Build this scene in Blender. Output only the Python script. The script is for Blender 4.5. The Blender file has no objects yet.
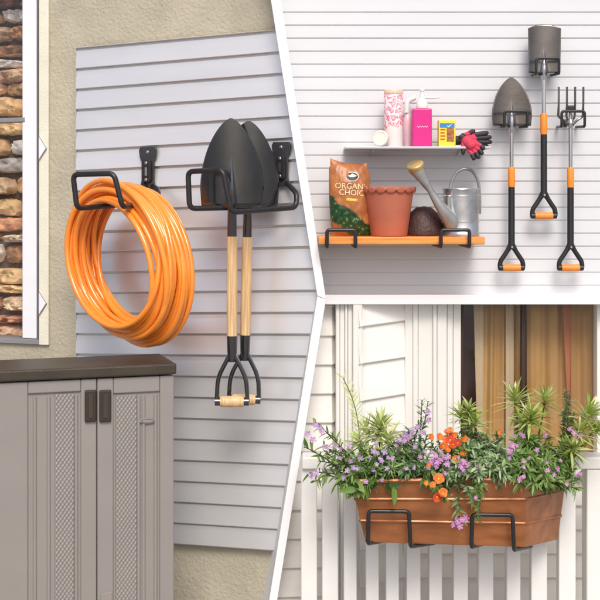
import bpy, bmesh, math, random
from mathutils import Vector, Matrix, noise as mnoise

random.seed(7)
S = bpy.context.scene
COL = S.collection
R = math.radians
PI = math.pi

# ------------------------------------------------------------------ camera, sky, sun, exposure
F = 1200.0            # focal length, in pixels of the 600 px photograph
HZ = 200.0            # eye level, pixel row
CD = 4.0              # distance of the camera from the plane y = 0
ZC = 0.2 + (600 - HZ) / 300.0
cd = bpy.data.cameras.new('camera')
cam = bpy.data.objects.new('camera', cd)
COL.objects.link(cam)
cam.location = (0, -CD, ZC)
cam.rotation_euler = (R(90), 0, 0)
cd.sensor_width = 36
cd.lens = 36 * F / 600
cd.shift_y = -(300 - HZ) / 600.0
cd.clip_start = 0.05
cd.clip_end = 2000
S.camera = cam

SUN_EL, SUN_AZ = 47, -5          # elevation; degrees to the left of straight behind the camera
w = bpy.data.worlds.new('World')
S.world = w
w.use_nodes = True
nt = w.node_tree
nt.nodes.clear()
wo = nt.nodes.new('ShaderNodeOutputWorld')
bg = nt.nodes.new('ShaderNodeBackground')
sky = nt.nodes.new('ShaderNodeTexSky')
sky.sky_type = 'NISHITA'
sky.sun_disc = False
sky.sun_elevation = R(SUN_EL)
sky.sun_rotation = R(180 + SUN_AZ)
sky.dust_density = 4.0
sky.air_density = 0.6
sky.ozone_density = 0.6
bg.inputs['Strength'].default_value = 0.13
nt.links.new(sky.outputs[0], bg.inputs[0])
nt.links.new(bg.outputs[0], wo.inputs[0])

sl = bpy.data.lights.new('sun', 'SUN')
sl.energy = 1.5
sl.angle = R(22)
sl.color = (1.0, 0.98, 0.95)
sun = bpy.data.objects.new('sun', sl)
COL.objects.link(sun)
el, az = R(SUN_EL), R(SUN_AZ)
sdir = Vector((-math.sin(az) * math.cos(el), -math.cos(az) * math.cos(el), math.sin(el)))   # towards the sun
sun.rotation_euler = sdir.to_track_quat('Z', 'Y').to_euler()
sun.location = sdir * 20

S.render.engine = 'CYCLES'
S.view_settings.view_transform = 'Standard'
S.view_settings.look = 'None'
S.view_settings.gamma = 1
S.view_settings.use_curve_mapping = False
S.view_settings.exposure = 0.34

# ------------------------------------------------------------------ helpers
def P(px, py, y):
    """world point at depth y that stands at photograph pixel (px, py)"""
    s = (CD + y) / F
    return Vector(((px - 300) * s, y, ZC - (py - HZ) * s))

def sc(y):
    return (CD + y) / F

class MB:
    def __init__(self):
        self.v, self.f, self.c = [], [], []      # verts, faces, optional value per face
        self.cur = 0.5
    def face(self, idx):
        self.f.append(idx); self.c.append(self.cur)
    def add(self, vs, fs):
        b = len(self.v)
        self.v += [Vector(p) for p in vs]
        for f in fs:
            self.face([b + i for i in f])
    def box(self, a, b, M=None):
        x0, y0, z0 = a; x1, y1, z1 = b
        vs = [Vector(p) for p in ((x0,y0,z0),(x1,y0,z0),(x1,y1,z0),(x0,y1,z0),(x0,y0,z1),(x1,y0,z1),(x1,y1,z1),(x0,y1,z1))]
        if M: vs = [M @ p for p in vs]
        self.add(vs, [(0,3,2,1),(4,5,6,7),(0,1,5,4),(1,2,6,5),(2,3,7,6),(3,0,4,7)])
    def hexa(self, front, back):
        """front and back quads (4 points each, same order)"""
        self.add(list(front) + list(back), [(0,1,2,3),(7,6,5,4),(0,4,5,1),(1,5,6,2),(2,6,7,3),(3,7,4,0)])
    def prism(self, pts, off):
        n = len(pts); off = Vector(off)
        pts = [Vector(p) for p in pts]
        self.add(pts + [p + off for p in pts],
                 [tuple(range(n)), tuple(range(2*n-1, n-1, -1))] + [(i, n+i, n+(i+1) % n, (i+1) % n) for i in range(n)])
    def tube(self, pts, rad, seg=10, closed=False, cap=True, flat=1.0, upv=None):
        pts = [Vector(p) for p in pts]
        n = len(pts)
        rr = rad if isinstance(rad, (list, tuple)) else [rad] * n
        T = []
        for i in range(n):
            if closed: t = pts[(i+1) % n] - pts[i-1]
            else: t = pts[min(i+1, n-1)] - pts[max(i-1, 0)]
            T.append(t.normalized() if t.length > 1e-9 else Vector((0,0,1)))
        a = upv or (Vector((0,0,1)) if abs(T[0].z) < .9 else Vector((0,1,0)))
        nrm = (a - T[0] * a.dot(T[0])).normalized()
        b0 = len(self.v)
        for i in range(n):
            nrm = nrm - T[i] * nrm.dot(T[i])
            nrm = nrm.normalized() if nrm.length > 1e-6 else T[i].orthogonal().normalized()
            bi = T[i].cross(nrm)
            for k in range(seg):
                an = 2 * PI * k / seg
                self.v.append(pts[i] + (nrm * math.cos(an) * flat + bi * math.sin(an)) * rr[i])
        m = n if closed else n - 1
        for i in range(m):
            j = (i + 1) % n
            for k in range(seg):
                k2 = (k + 1) % seg
                self.face([b0 + i*seg + k, b0 + i*seg + k2, b0 + j*seg + k2, b0 + j*seg + k])
        if cap and not closed:
            self.face([b0 + k for k in range(seg)][::-1])
            self.face([b0 + (n-1)*seg + k for k in range(seg)])
    def lathe(self, prof, seg=32, c=(0,0,0), M=None, cap=True):
        b0 = len(self.v); n = len(prof)
        for (r, z) in prof:
            for k in range(seg):
                a = 2 * PI * k / seg
                p = Vector((r * math.cos(a), r * math.sin(a), z))
                if M: p = M @ p
                self.v.append(p + Vector(c))
        for i in range(n - 1):
            for k in range(seg):
                k2 = (k + 1) % seg
                self.face([b0 + i*seg + k, b0 + i*seg + k2, b0 + (i+1)*seg + k2, b0 + (i+1)*seg + k])
        if cap:
            if prof[0][0] > 1e-5: self.face([b0 + k for k in range(seg)][::-1])
            if prof[-1][0] > 1e-5: self.face([b0 + (n-1)*seg + k for k in range(seg)])
    def grid(self, fn, nu, nv):
        b0 = len(self.v)
        for j in range(nv + 1):
            for i in range(nu + 1):
                self.v.append(Vector(fn(i / nu, j / nv)))
        for j in range(nv):
            for i in range(nu):
                a = b0 + j * (nu + 1) + i
                self.face([a, a + 1, a + nu + 2, a + nu + 1])
    def build(self, name, mat, parent=None, smooth=True, bevel=0, solid=0, sub=0, angle=35):
        me = bpy.data.meshes.new(name)
        off = Vector(parent_world(parent)) if parent else Vector((0, 0, 0))
        me.from_pydata([p - off for p in self.v], [], self.f)
        bm = bmesh.new(); bm.from_mesh(me)
        bmesh.ops.recalc_face_normals(bm, faces=bm.faces[:]) if not solid == -1 else None
        bm.to_mesh(me); bm.free()
        if any(abs(c - .5) > 1e-6 for c in self.c):
            at = me.attributes.new('tone', 'FLOAT', 'FACE')
            at.data.foreach_set('value', self.c)
        me.materials.append(mat)
        o = bpy.data.objects.new(name, me)
        COL.objects.link(o)
        if parent: o.parent = parent
        if smooth:
            for p in me.polygons: p.use_smooth = True
            me.set_sharp_from_angle(angle=R(angle))
        if solid > 0:
            m = o.modifiers.new('s', 'SOLIDIFY'); m.thickness = solid; m.offset = 0
        if bevel:
            m = o.modifiers.new('b', 'BEVEL'); m.width = bevel; m.segments = 3; m.limit_method = 'ANGLE'; m.angle_limit = R(35)
            m.harden_normals = False
        if sub:
            m = o.modifiers.new('u', 'SUBSURF'); m.levels = sub; m.render_levels = sub
        return o

def parent_world(o):
    p = Vector((0, 0, 0))
    while o is not None:
        p += o.location
        o = o.parent
    return p

def tag(o, label=None, cat=None, group=None, kind=None):
    if label: o['label'] = label
    if cat: o['category'] = cat
    if group: o['group'] = group
    if kind: o['kind'] = kind
    return o

def thing(name, label, cat, loc, group=None):
    o = bpy.data.objects.new(name, None)
    o.empty_display_size = .05
    COL.objects.link(o)
    o.location = loc
    return tag(o, label, cat, group)

def copy_tree(o, parent=None):
    c = o.copy(); COL.objects.link(c); c.parent = parent
    for ch in list(o.children): copy_tree(ch, c)
    return c

def rounded(pts, r, n=5, closed=False):
    pts = [Vector(p) for p in pts]
    out = []
    N = len(pts)
    for i, p in enumerate(pts):
        if not closed and i in (0, N - 1): out.append(p); continue
        a, b = pts[i-1], pts[(i+1) % N]
        da, db = (a - p), (b - p)
        q = min(r, da.length * .48, db.length * .48)
        p0, p1 = p + da.normalized() * q, p + db.normalized() * q
        for k in range(n + 1):
            t = k / n
            out.append(p0 * (1-t)**2 + p * 2*t*(1-t) + p1 * t*t)
    return out

# ------------------------------------------------------------------ materials
def mat(name, col, rough=.5, metal=0, var=0.0, vscale=6, bump=0, bscale=60, tone=None, col2=None, spec=.5, trans=0, sss=0, stretch=None, coat=0, rvar=0, bdet=3):
    m = bpy.data.materials.new(name); m.use_nodes = True
    t = m.node_tree; N = t.nodes; L = t.links
    b = N['Principled BSDF']
    b.inputs['Base Color'].default_value = (*col, 1)
    b.inputs['Roughness'].default_value = rough
    b.inputs['Metallic'].default_value = metal
    b.inputs['Specular IOR Level'].default_value = spec
    if coat:
        b.inputs['Coat Weight'].default_value = coat; b.inputs['Coat Roughness'].default_value = .15
    if sss:
        b.inputs['Subsurface Weight'].default_value = sss
        b.inputs['Subsurface Radius'].default_value = (.02, .01, .006)
    tc = N.new('ShaderNodeTexCoord')
    src = tc.outputs['Object']
    if stretch:
        mp = N.new('ShaderNodeMapping'); mp.inputs['Scale'].default_value = stretch
        L.new(src, mp.inputs[0]); src = mp.outputs[0]
    cur = None
    if col2 is None: col2 = tuple(min(1, c * (1 + var)) for c in col); c1 = tuple(c * (1 - var) for c in col)
    else: c1 = col
    if tone:
        at = N.new('ShaderNodeAttribute'); at.attribute_name = 'tone'
        rp = N.new('ShaderNodeValToRGB')
        rp.color_ramp.elements.remove(rp.color_ramp.elements[0])
        for i, (p, c) in enumerate(tone):
            e = rp.color_ramp.elements[0] if i == 0 else rp.color_ramp.elements.new(p)
            e.position = p; e.color = (*c, 1)
        L.new(at.outputs['Fac'], rp.inputs[0])
        cur = rp.outputs[0]
        if var:
            nz = N.new('ShaderNodeTexNoise'); nz.inputs['Scale'].default_value = vscale; nz.inputs['Detail'].default_value = 6
            L.new(src, nz.inputs['Vector'])
            mr = N.new('ShaderNodeMapRange'); mr.inputs['From Min'].default_value = .3; mr.inputs['From Max'].default_value = .7
            mr.inputs['To Min'].default_value = 1 - var; mr.inputs['To Max'].default_value = 1 + var
            L.new(nz.outputs['Fac'], mr.inputs[0])
            mx = N.new('ShaderNodeMix'); mx.data_type = 'RGBA'; mx.blend_type = 'MULTIPLY'; mx.inputs[0].default_value = 1
            L.new(cur, mx.inputs['A']); L.new(mr.outputs[0], mx.inputs['B'])
            cur = mx.outputs['Result']
    elif var or c1 is col and col2 != col:
        nz = N.new('ShaderNodeTexNoise'); nz.inputs['Scale'].default_value = vscale; nz.inputs['Detail'].default_value = 6
        L.new(src, nz.inputs['Vector'])
        rp = N.new('ShaderNodeValToRGB')
        rp.color_ramp.elements[0].position = .33; rp.color_ramp.elements[1].position = .67
        rp.color_ramp.elements[0].color = (*c1, 1); rp.color_ramp.elements[1].color = (*col2, 1)
        L.new(nz.outputs['Fac'], rp.inputs[0]); cur = rp.outputs[0]
    if cur is not None: L.new(cur, b.inputs['Base Color'])
    if rvar:
        n3 = N.new('ShaderNodeTexNoise'); n3.inputs['Scale'].default_value = vscale * 2; n3.inputs['Detail'].default_value = 5
        L.new(src, n3.inputs['Vector'])
        m3 = N.new('ShaderNodeMapRange'); m3.inputs['To Min'].default_value = max(.02, rough - rvar); m3.inputs['To Max'].default_value = rough + rvar
        L.new(n3.outputs['Fac'], m3.inputs[0]); L.new(m3.outputs[0], b.inputs['Roughness'])
    if bump:
        n2 = N.new('ShaderNodeTexNoise'); n2.inputs['Scale'].default_value = bscale; n2.inputs['Detail'].default_value = bdet
        L.new(src, n2.inputs['Vector'])
        bp = N.new('ShaderNodeBump'); bp.inputs['Strength'].default_value = bump; bp.inputs['Distance'].default_value = .004
        L.new(n2.outputs['Fac'], bp.inputs['Height']); L.new(bp.outputs[0], b.inputs['Normal'])
    if trans:
        # thin leaves and petals let light through
        tr = N.new('ShaderNodeBsdfTranslucent')
        if cur is not None: L.new(cur, tr.inputs[0])
        else: tr.inputs[0].default_value = (*col, 1)
        ms = N.new('ShaderNodeMixShader'); ms.inputs[0].default_value = trans
        L.new(b.outputs[0], ms.inputs[1]); L.new(tr.outputs[0], ms.inputs[2])
        L.new(ms.outputs[0], N['Material Output'].inputs[0])
    return m

def glass_mat(name, tint=(1,1,1), refl=.5):
    m = bpy.data.materials.new(name); m.use_nodes = True
    t = m.node_tree; N = t.nodes; L = t.links
    N.clear()
    out = N.new('ShaderNodeOutputMaterial')
    tr = N.new('ShaderNodeBsdfTransparent'); tr.inputs[0].default_value = (*tint, 1)
    gl = N.new('ShaderNodeBsdfGlossy'); gl.inputs['Roughness'].default_value = .03
    lw = N.new('ShaderNodeLayerWeight'); lw.inputs[0].default_value = .5
    pw = N.new('ShaderNodeMath'); pw.operation = 'POWER'; pw.inputs[1].default_value = 5; L.new(lw.outputs['Facing'], pw.inputs[0])
    fr = N.new('ShaderNodeMath'); fr.operation = 'MULTIPLY_ADD'; fr.inputs[1].default_value = .9; fr.inputs[2].default_value = .035
    L.new(pw.outputs[0], fr.inputs[0])
    ms = N.new('ShaderNodeMixShader')
    L.new(fr.outputs[0], ms.inputs[0]); L.new(tr.outputs[0], ms.inputs[1]); L.new(gl.outputs[0], ms.inputs[2])
    L.new(ms.outputs[0], out.inputs[0])
    return m

M = {}
M['stucco'] = mat('stucco', (.44,.40,.30), .9, var=.1, vscale=8, bump=1.0, bscale=85, bdet=2)
M['plaster'] = mat('cream_plaster', (.74,.71,.58), .8, var=.05, vscale=14, bump=.35, bscale=140)
M['pvc'] = mat('grey_white_pvc', (.72,.715,.71), .3, .5, var=.035, vscale=2.2, bump=.015, bscale=12, bdet=1, rvar=.03, stretch=(1,1,5))
M['pvc_white'] = mat('white_pvc', (.63,.64,.655), .45, var=.025, vscale=2, bump=.05, bscale=40, rvar=.06, stretch=(1,1,5))
M['white_board'] = mat('white_painted_board', (.85,.85,.85), .5, var=.015, vscale=4)
M['white_frame'] = mat('white_window_frame', (.80,.81,.84), .35, var=.02, vscale=5)
M['grey_metal'] = mat('grey_metal_strip', (.28,.28,.29), .45, .3, var=.1)
M['resin'] = mat('taupe_resin', (.262,.242,.220), .5, var=.035, vscale=5, bump=.12, bscale=400)
M['resin_lid'] = mat('brown_resin', (.045,.034,.022), .42, var=.18, vscale=9, bump=.25, bscale=260)
M['handle'] = mat('dark_handle', (.035,.026,.018), .4, var=.15, bump=.1, bscale=200)
M['hose'] = mat('orange_hose', (.95,.29,.03), .2, var=.10, vscale=7, sss=.25, coat=.6, rvar=.08)
M['black_rod'] = mat('black_coated_rod', (.016,.016,.017), .38, var=.2, vscale=40, bump=.1, bscale=300)
M['bracket'] = mat('dark_steel_bracket', (.07,.07,.075), .33, .6, var=.2, vscale=30)
M['screw'] = mat('steel_screw', (.5,.5,.5), .3, 1)
M['blade_black'] = mat('black_lacquered_blade', (.011,.011,.012), .2, var=.3, vscale=12, bump=.04, bscale=60, rvar=.08, spec=1, coat=.6)
M['wood'] = mat('pale_ash_wood', (.66,.44,.225), .45, var=.24, vscale=6, stretch=(26,26,1.2), bump=.15, bscale=14, rvar=.1)
M['steel_blade'] = mat('brushed_steel_blade', (.19,.17,.155), .24, .95, var=.22, vscale=7, bump=.08, bscale=60, rvar=.12)
M['chrome'] = mat('polished_steel_shaft', (.62,.62,.63), .22, 1, var=.1)
M['black_shaft'] = mat('black_plastic_shaft', (.014,.014,.016), .4, var=.1)
M['orange_plastic'] = mat('orange_plastic', (.86,.27,.03), .45, var=.08, vscale=30, bump=.2, bscale=250)
M['orange_wood'] = mat('orange_stained_shelf', (.76,.28,.06), .42, var=.26, vscale=5, rvar=.1, stretch=(1,16,16), bump=.06, bscale=30)
M['shelf_white'] = mat('pale_grey_shelf', (.55,.55,.56), .35, .2, var=.03)
M['terracotta'] = mat('terracotta_plastic', (.48,.145,.085), .6, var=.1, vscale=10, bump=.15, bscale=120)
M['galv'] = mat('galvanised_steel', (.58,.59,.60), .3, .9, var=.16, vscale=16, rvar=.12, bump=.06, bscale=50)
M['galv_dull'] = mat('dull_zinc', (.36,.365,.36), .4, .55, var=.2, vscale=20, rvar=.1)
M['brass'] = mat('brass_rose', (.62,.45,.20), .4, .6, var=.15, vscale=30)
M['brown_dome'] = mat('dark_brown_coir', (.05,.02,.017), .55, var=.35, vscale=25, bump=.8, bscale=130)
M['pink'] = mat('magenta_plastic', (.66,.018,.22), .3, var=.04)
M['white_plastic'] = mat('white_plastic', (.78,.77,.75), .35, var=.02)
M['peach'] = mat('peach_cap', (.80,.57,.42), .4, var=.03)
M['cream'] = mat('cream_cap', (.80,.74,.64), .45, var=.05, vscale=30)
M['yellow'] = mat('yellow_card', (.85,.66,.05), .5, var=.05)
M['blue'] = mat('blue_print', (.03,.22,.55), .5)
M['red'] = mat('red_print', (.55,.08,.04), .5)
M['brown_print'] = mat('brown_print', (.35,.13,.04), .5, var=.5, vscale=120)
M['glove_red'] = mat('red_knit', (.62,.05,.10), .8, var=.15, vscale=60, bump=.6, bscale=400)
M['glove_black'] = mat('black_rubber_dip', (.025,.018,.022), .55, var=.2, vscale=50, bump=.3, bscale=200)
M['text_cream'] = mat('cream_print', (.86,.70,.40), .5)
M['text_yellow'] = mat('yellow_print', (.85,.58,.06), .5)
M['text_white'] = mat('white_print', (.85,.85,.82), .5)
M['text_black'] = mat('black_print', (.015,.015,.015), .5)
M['siding'] = mat('cream_painted_siding', (.83,.80,.755), .55, var=.03, vscale=6, bump=.08, bscale=30, stretch=(1,1,6))
M['trim'] = mat('ivory_painted_trim', (.76,.745,.70), .5, var=.025, vscale=8)
M['picket'] = mat('white_painted_baluster', (.76,.75,.71), .5, var=.03, vscale=9, bump=.06, bscale=40)
M['copper'] = mat('copper_brown_planter', (.34,.125,.045), .33, .35, var=.28, vscale=7, stretch=(1,4,4), bump=.1, bscale=70, rvar=.1)
M['soil'] = mat('dark_soil', (.035,.024,.016), .95, var=.4, vscale=60, bump=1, bscale=90)
M['curtain'] = mat('golden_brown_curtain', (.36,.18,.055), .85, col2=(.58,.36,.13), vscale=1.5, stretch=(3.5,3.5,.3), bump=.1, bscale=300)
M['curtain_red'] = mat('rust_curtain_lining', (.42,.15,.06), .85, var=.2, vscale=3, stretch=(5,5,.5))
M['voile'] = mat('pale_voile', (.55,.42,.27), .9, var=.08, vscale=3, stretch=(3,3,.4))
M['dark_wood'] = mat('dark_brown_sash', (.045,.022,.014), .5, var=.2)
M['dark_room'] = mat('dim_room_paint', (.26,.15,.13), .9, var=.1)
M['ground'] = mat('paving_concrete', (.33,.32,.30), .9, var=.15, vscale=3, bump=.4, bscale=60)
M['glass'] = glass_mat('window_glass', (.97,.97,.97))
M['stem'] = mat('green_stem', (.09,.13,.04), .7, var=.2, vscale=30)
M['stem_dark'] = mat('dark_purple_stem', (.05,.035,.03), .7, var=.2, vscale=30)

def leaf_mat(name, stops, trans=.35, var=.12):
    return mat(name, (.1,.2,.05), .5, tone=stops, var=var, vscale=40, trans=trans, spec=.35)
M['leaf_var'] = leaf_mat('variegated_leaf', [(0, (.14,.24,.035)), (.35, (.32,.44,.07)), (.65,(.54,.62,.20)), (1, (.80,.80,.55))])
M['leaf_mid'] = leaf_mat('mid_green_leaf', [(0, (.045,.11,.022)), (.5, (.16,.29,.06)), (1, (.36,.48,.16))])
M['leaf_dark'] = leaf_mat('dark_green_leaf', [(0, (.03,.08,.026)), (.5, (.11,.21,.07)), (1, (.30,.42,.19))])
M['leaf_silver'] = leaf_mat('silvery_leaf', [(0, (.06,.14,.045)), (.5, (.20,.33,.13)), (1, (.50,.58,.36))])
M['petal_lilac'] = leaf_mat('lilac_petal', [(0, (.36,.20,.50)), (.5, (.50,.32,.62)), (1, (.72,.58,.78))], .3, .05)
M['petal_pink'] = leaf_mat('pink_purple_petal', [(0, (.42,.14,.45)), (.5, (.58,.25,.55)), (1, (.75,.50,.72))], .3, .05)
M['petal_orange'] = leaf_mat('orange_petal', [(0, (.70,.10,.02)), (.5, (.85,.22,.03)), (1, (.90,.40,.10))], .3, .05)
M['petal_red'] = leaf_mat('red_orange_petal', [(0, (.60,.04,.02)), (.5, (.75,.09,.03)), (1, (.85,.2,.05))], .3, .05)
M['eye_yellow'] = mat('yellow_flower_eye', (.75,.48,.05), .6)

# stone wall: a tone per stone, noise inside the stone
M['stone'] = mat('rubble_stone', (.3,.2,.1), .85, var=.5, vscale=22, bump=.9, bscale=60, bdet=6,
    tone=[(0,(.34,.17,.09)),(.2,(.62,.38,.18)),(.4,(.80,.58,.30)),(.55,(.60,.28,.15)),(.7,(.84,.70,.48)),(.85,(.55,.50,.49)),(1,(.76,.71,.66))])
M['mortar'] = mat('dark_mortar', (.10,.07,.05), .95, var=.4, vscale=30, bump=1, bscale=90)

# woven diamond relief of the cabinet doors
def weave_mat():
    m = mat('woven_resin', (.262,.242,.220), .5, var=.03, vscale=5)
    t = m.node_tree; N = t.nodes; L = t.links
    tc = N.new('ShaderNodeTexCoord'); sp = N.new('ShaderNodeSeparateXYZ'); L.new(tc.outputs['Object'], sp.inputs[0])
    def math_(op, a, b=None):
        n = N.new('ShaderNodeMath'); n.operation = op
        for i, q in enumerate((a, b)):
            if q is None: continue
            if isinstance(q, (int, float)): n.inputs[i].default_value = q
            else: L.new(q, n.inputs[i])
        return n.outputs[0]
    fx = math_('MULTIPLY', sp.outputs[0], 2 * PI / .0120); fz = math_('MULTIPLY', sp.outputs[2], 2 * PI / .0165)
    h = math_('MULTIPLY', math_('SINE', fx), math_('SINE', fz))
    bp = N.new('ShaderNodeBump'); bp.inputs['Strength'].default_value = .75; bp.inputs['Distance'].default_value = .002
    L.new(h, bp.inputs['Height']); L.new(bp.outputs[0], N['Principled BSDF'].inputs['Normal'])
    return m
M['weave'] = weave_mat()

def text_mesh(body, size, extr=.0006):
    cu = bpy.data.curves.new('t', 'FONT'); cu.body = body; cu.size = size; cu.align_x = 'CENTER'; cu.align_y = 'CENTER'
    cu.extrude = extr; cu.resolution_u = 3
    o = bpy.data.objects.new('t', cu); COL.objects.link(o)
    dg = bpy.context.evaluated_depsgraph_get()
    me = bpy.data.meshes.new_from_object(o.evaluated_get(dg))
    bpy.data.objects.remove(o)
    return me

def mesh_obj(name, me, m, parent, fn):
    """link mesh me; fn maps its local point (x right, y up, z out) to world"""
    off = parent_world(parent)
    for v in me.vertices: v.co = Vector(fn(v.co)) - off
    me.materials.clear(); me.materials.append(m)
    o = bpy.data.objects.new(name, me); COL.objects.link(o); o.parent = parent
    return o

# ------------------------------------------------------------------ setting: ground
g = MB(); g.add([(-300,-300,0),(300,-300,0),(300,300,0),(-300,300,0)], [(0,1,2,3)])
tag(g.build('ground', M['ground'], smooth=False), 'pale grey concrete paving in front of the walls', 'ground', kind='structure')

# ------------------------------------------------------------------ left wall (turned: its right end stands nearer)
TH = R(20)
W0 = P(318, 300, -0.10); W0 = Vector((W0.x, W0.y, 0))
WD = Vector((math.cos(TH), -math.sin(TH), 0))     # along the wall, to the right
WN = Vector((-math.sin(TH), -math.cos(TH), 0))    # out of the wall
CAMP = Vector((0, -CD, ZC))
def W(u, z, n=0.0):
    return W0 + WD * u + WN * n + Vector((0, 0, z))
def onwall(px, py, n=0.0):
    """u, z of the wall point (n proud) seen at pixel px, py"""
    d = Vector(((px - 300) / F, 1, -(py - HZ) / F))
    t = (W0 + WN * n - CAMP).dot(WN) / d.dot(WN)
    p = CAMP + d * t
    return (p - W0).dot(WD), p.z
def wp(px, py, n=0.0):
    u, z = onwall(px, py, n); return W(u, z, n)

def right_edge_u(z, n=0.0, steps=[]):
    # the wall ends along the slanted partition boards
    lo, hi = -2.0, .6
    # centre line of the partition in pixels
    def line(py): return 274 + (321 - 274) * py / 298 if py < 298 else 321 - (321 - 273) * (py - 298) / 302
    for _ in range(30):
        mid = (lo + hi) / 2
        p = W(mid, z, n); s = (CD + p.y) / F
        px = 300 + p.x / s; py = HZ - (p.z - ZC) / s
        if px < line(py): lo = mid
        else: hi = mid
    return lo

uL = onwall(-230, 300)[0]
uA, zA = onwall(-150, 300)[0], onwall(50, 345)[1]     # window opening
uB = onwall(39, 300)[0]
ZT = 2.75
sw = MB()
T_ = -.12
def slab(u0, u1, z0, z1):
    sw.hexa([W(u0,z0), W(u1,z0), W(u1,z1), W(u0,z1)], [W(u0,z0,T_), W(u1,z0,T_), W(u1,z1,T_), W(u0,z1,T_)])
zW1 = 2.42
slab(uL, uA, 0, ZT); slab(uA, uB, 0, zA); slab(uA, uB, zW1, ZT)
zs = [0, .1, .2, .4, .6, .8, 1.0, 1.1, 1.2, 1.208, 1.22, 1.3, 1.5, 1.8, 2.1, 2.4, 2.6, ZT]
for a, b in zip(zs, zs[1:]):
    ra, rb = right_edge_u(a), right_edge_u(b)
    sw.hexa([W(uB,a), W(ra,a), W(rb,b), W(uB,b)], [W(uB,a,T_), W(ra-.07,a,T_), W(rb-.07,b,T_), W(uB,b,T_)])
stucco = thing('stucco_wall', 'beige textured stucco wall with a white framed window beside the slatted panel', 'wall', W(-.6, 0))
sw.build('wall_face', M['stucco'], stucco, smooth=False)
# plaster band beside the window
b = MB(); u0, u1 = onwall(40.5, 300)[0], onwall(50, 300)[0]
b.hexa([W(u0,zA,.012), W(u1,zA,.012), W(u1,ZT,.012), W(u0,ZT,.012)], [W(u0,zA,.001), W(u1,zA,.001), W(u1,ZT,.001), W(u0,ZT,.001)])
b.build('plaster_band', M['plaster'], stucco, smooth=False, bevel=.003)
# window set in the wall
win = bpy.data.objects.new('window', None); COL.objects.link(win); win.parent = stucco; win.location = W(uA, zA) - stucco.location
fr = MB()
def wbox(mb, u0, u1, z0, z1, n0, n1):
    mb.hexa([W(u0,z0,n1), W(u1,z0,n1), W(u1,z1,n1), W(u0,z1,n1)], [W(u0,z0,n0), W(u1,z0,n0), W(u1,z1,n0), W(u0,z1,n0)])
fw = onwall(38, 300)[0] - onwall(23, 300)[0]
uS = onwall(38, 300)[0]
wbox(fr, uS - fw, uS, zA + .02, zW1 - .002, -.07, .006)
wbox(fr, uA + .002, uA + fw, zA + .02, zW1 - .002, -.07, .006)
wbox(fr, uA + fw + .001, uS - fw - .001, zW1 - .06, zW1 - .003, -.07, .004)
fr.build('frame', M['white_frame'], win, smooth=False, bevel=.004)
fe = MB(); wbox(fe, uS + .0005, uB - .001, zA + .02, zW1 - .002, -.05, .010); fe.build('edge_strip', M['grey_metal'], win, smooth=False)
sb = MB(); wbox(sb, uA + .003, uB + .006, zA + .001, zA + .0185, -.08, .014); sb.build('sill', M['grey_metal'], win, smooth=False, bevel=.002)
mr = MB(); zm = onwall(15, 120)[1]; wbox(mr, uA + fw + .001, uS - fw + .012, zm - .008, zm + .008, -.05, .009)
mr.build('glazing_bar', M['grey_metal'], win, smooth=False, bevel=.002)
pn = MB(); wbox(pn, uA + fw, uS - fw, zA + .02, zW1 - .06, -.034, -.030); pn.build('pane', M['glass'], win, smooth=False)
for py in (148, 303):
    k = MB(); q = [onwall(39.5, py - 12, .013), onwall(47, py, .013), onwall(39.5, py + 12, .013)]
    k.prism([W(u, z, .019) for u, z in q], -WN * .006)
    ko = k.build('catch', M['white_frame'], win, smooth=False, bevel=.001)
    k2 = MB(); k2.tube([W(u, z, .018) for u, z in q], .0016, 6)
    k2.build('catch_edge', M['grey_metal'], ko)

# rubble stone wall beyond the window
stw = thing('stone_wall', 'rough brown and grey rubble stone wall seen through the window', 'wall', W(uA, 0, -.20))
mo = MB(); wbox(mo, uL - .1, uB + .25, 0, 2.7, -.34, -.20); mo.build('mortar', M['mortar'], stw, smooth=False)
st = MB(); rs = random.Random(11)
z = 0.0
while z < 2.65:
    h = rs.uniform(.032, .085)
    u = uL - .1 - rs.random() * .1
    while u < uB + .25:
        wd = rs.uniform(.06, .19) * (1.0 if h > .045 else 1.1)
        cu, cz = u + wd / 2, z + h / 2 + rs.uniform(-.008, .008)
        hw, hh, dp = wd / 2 * .96, h / 2 * rs.uniform(.86, 1.03), rs.uniform(.035, .07)
        rot = rs.uniform(-.08, .08)
        st.cur = rs.random()
        sd = Vector((rs.random() * 50, rs.random() * 50, 0))
        def fn(a, c):
            al, be = (a - .5) * 2, (c - .5) * 2
            e = (max(0, 1 - abs(al) ** 5) * max(0, 1 - abs(be) ** 5)) ** .34
            nn = mnoise.noise(Vector((al * 1.6 * wd / .1, be * 1.3, 0)) + sd); n2 = mnoise.noise(Vector((al * 4 * wd / .1, be * 4, 3)) + sd)
            x = al * hw * (1 - .13 * abs(be) ** 2) + .006 * nn; y = be * hh * (1 - .18 * al * al) + .005 * n2
            return W(cu + x * math.cos(rot) - y * math.sin(rot), cz + x * math.sin(rot) + y * math.cos(rot), -.20 + dp * e * (1 + .45 * nn + .32 * n2) - .005)
        st.grid(fn, 16, 10)
        u += wd + rs.uniform(.002, .01)
    z += h + rs.uniform(.001, .007)
st.build('stones', M['stone'], stw, angle=60)

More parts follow.
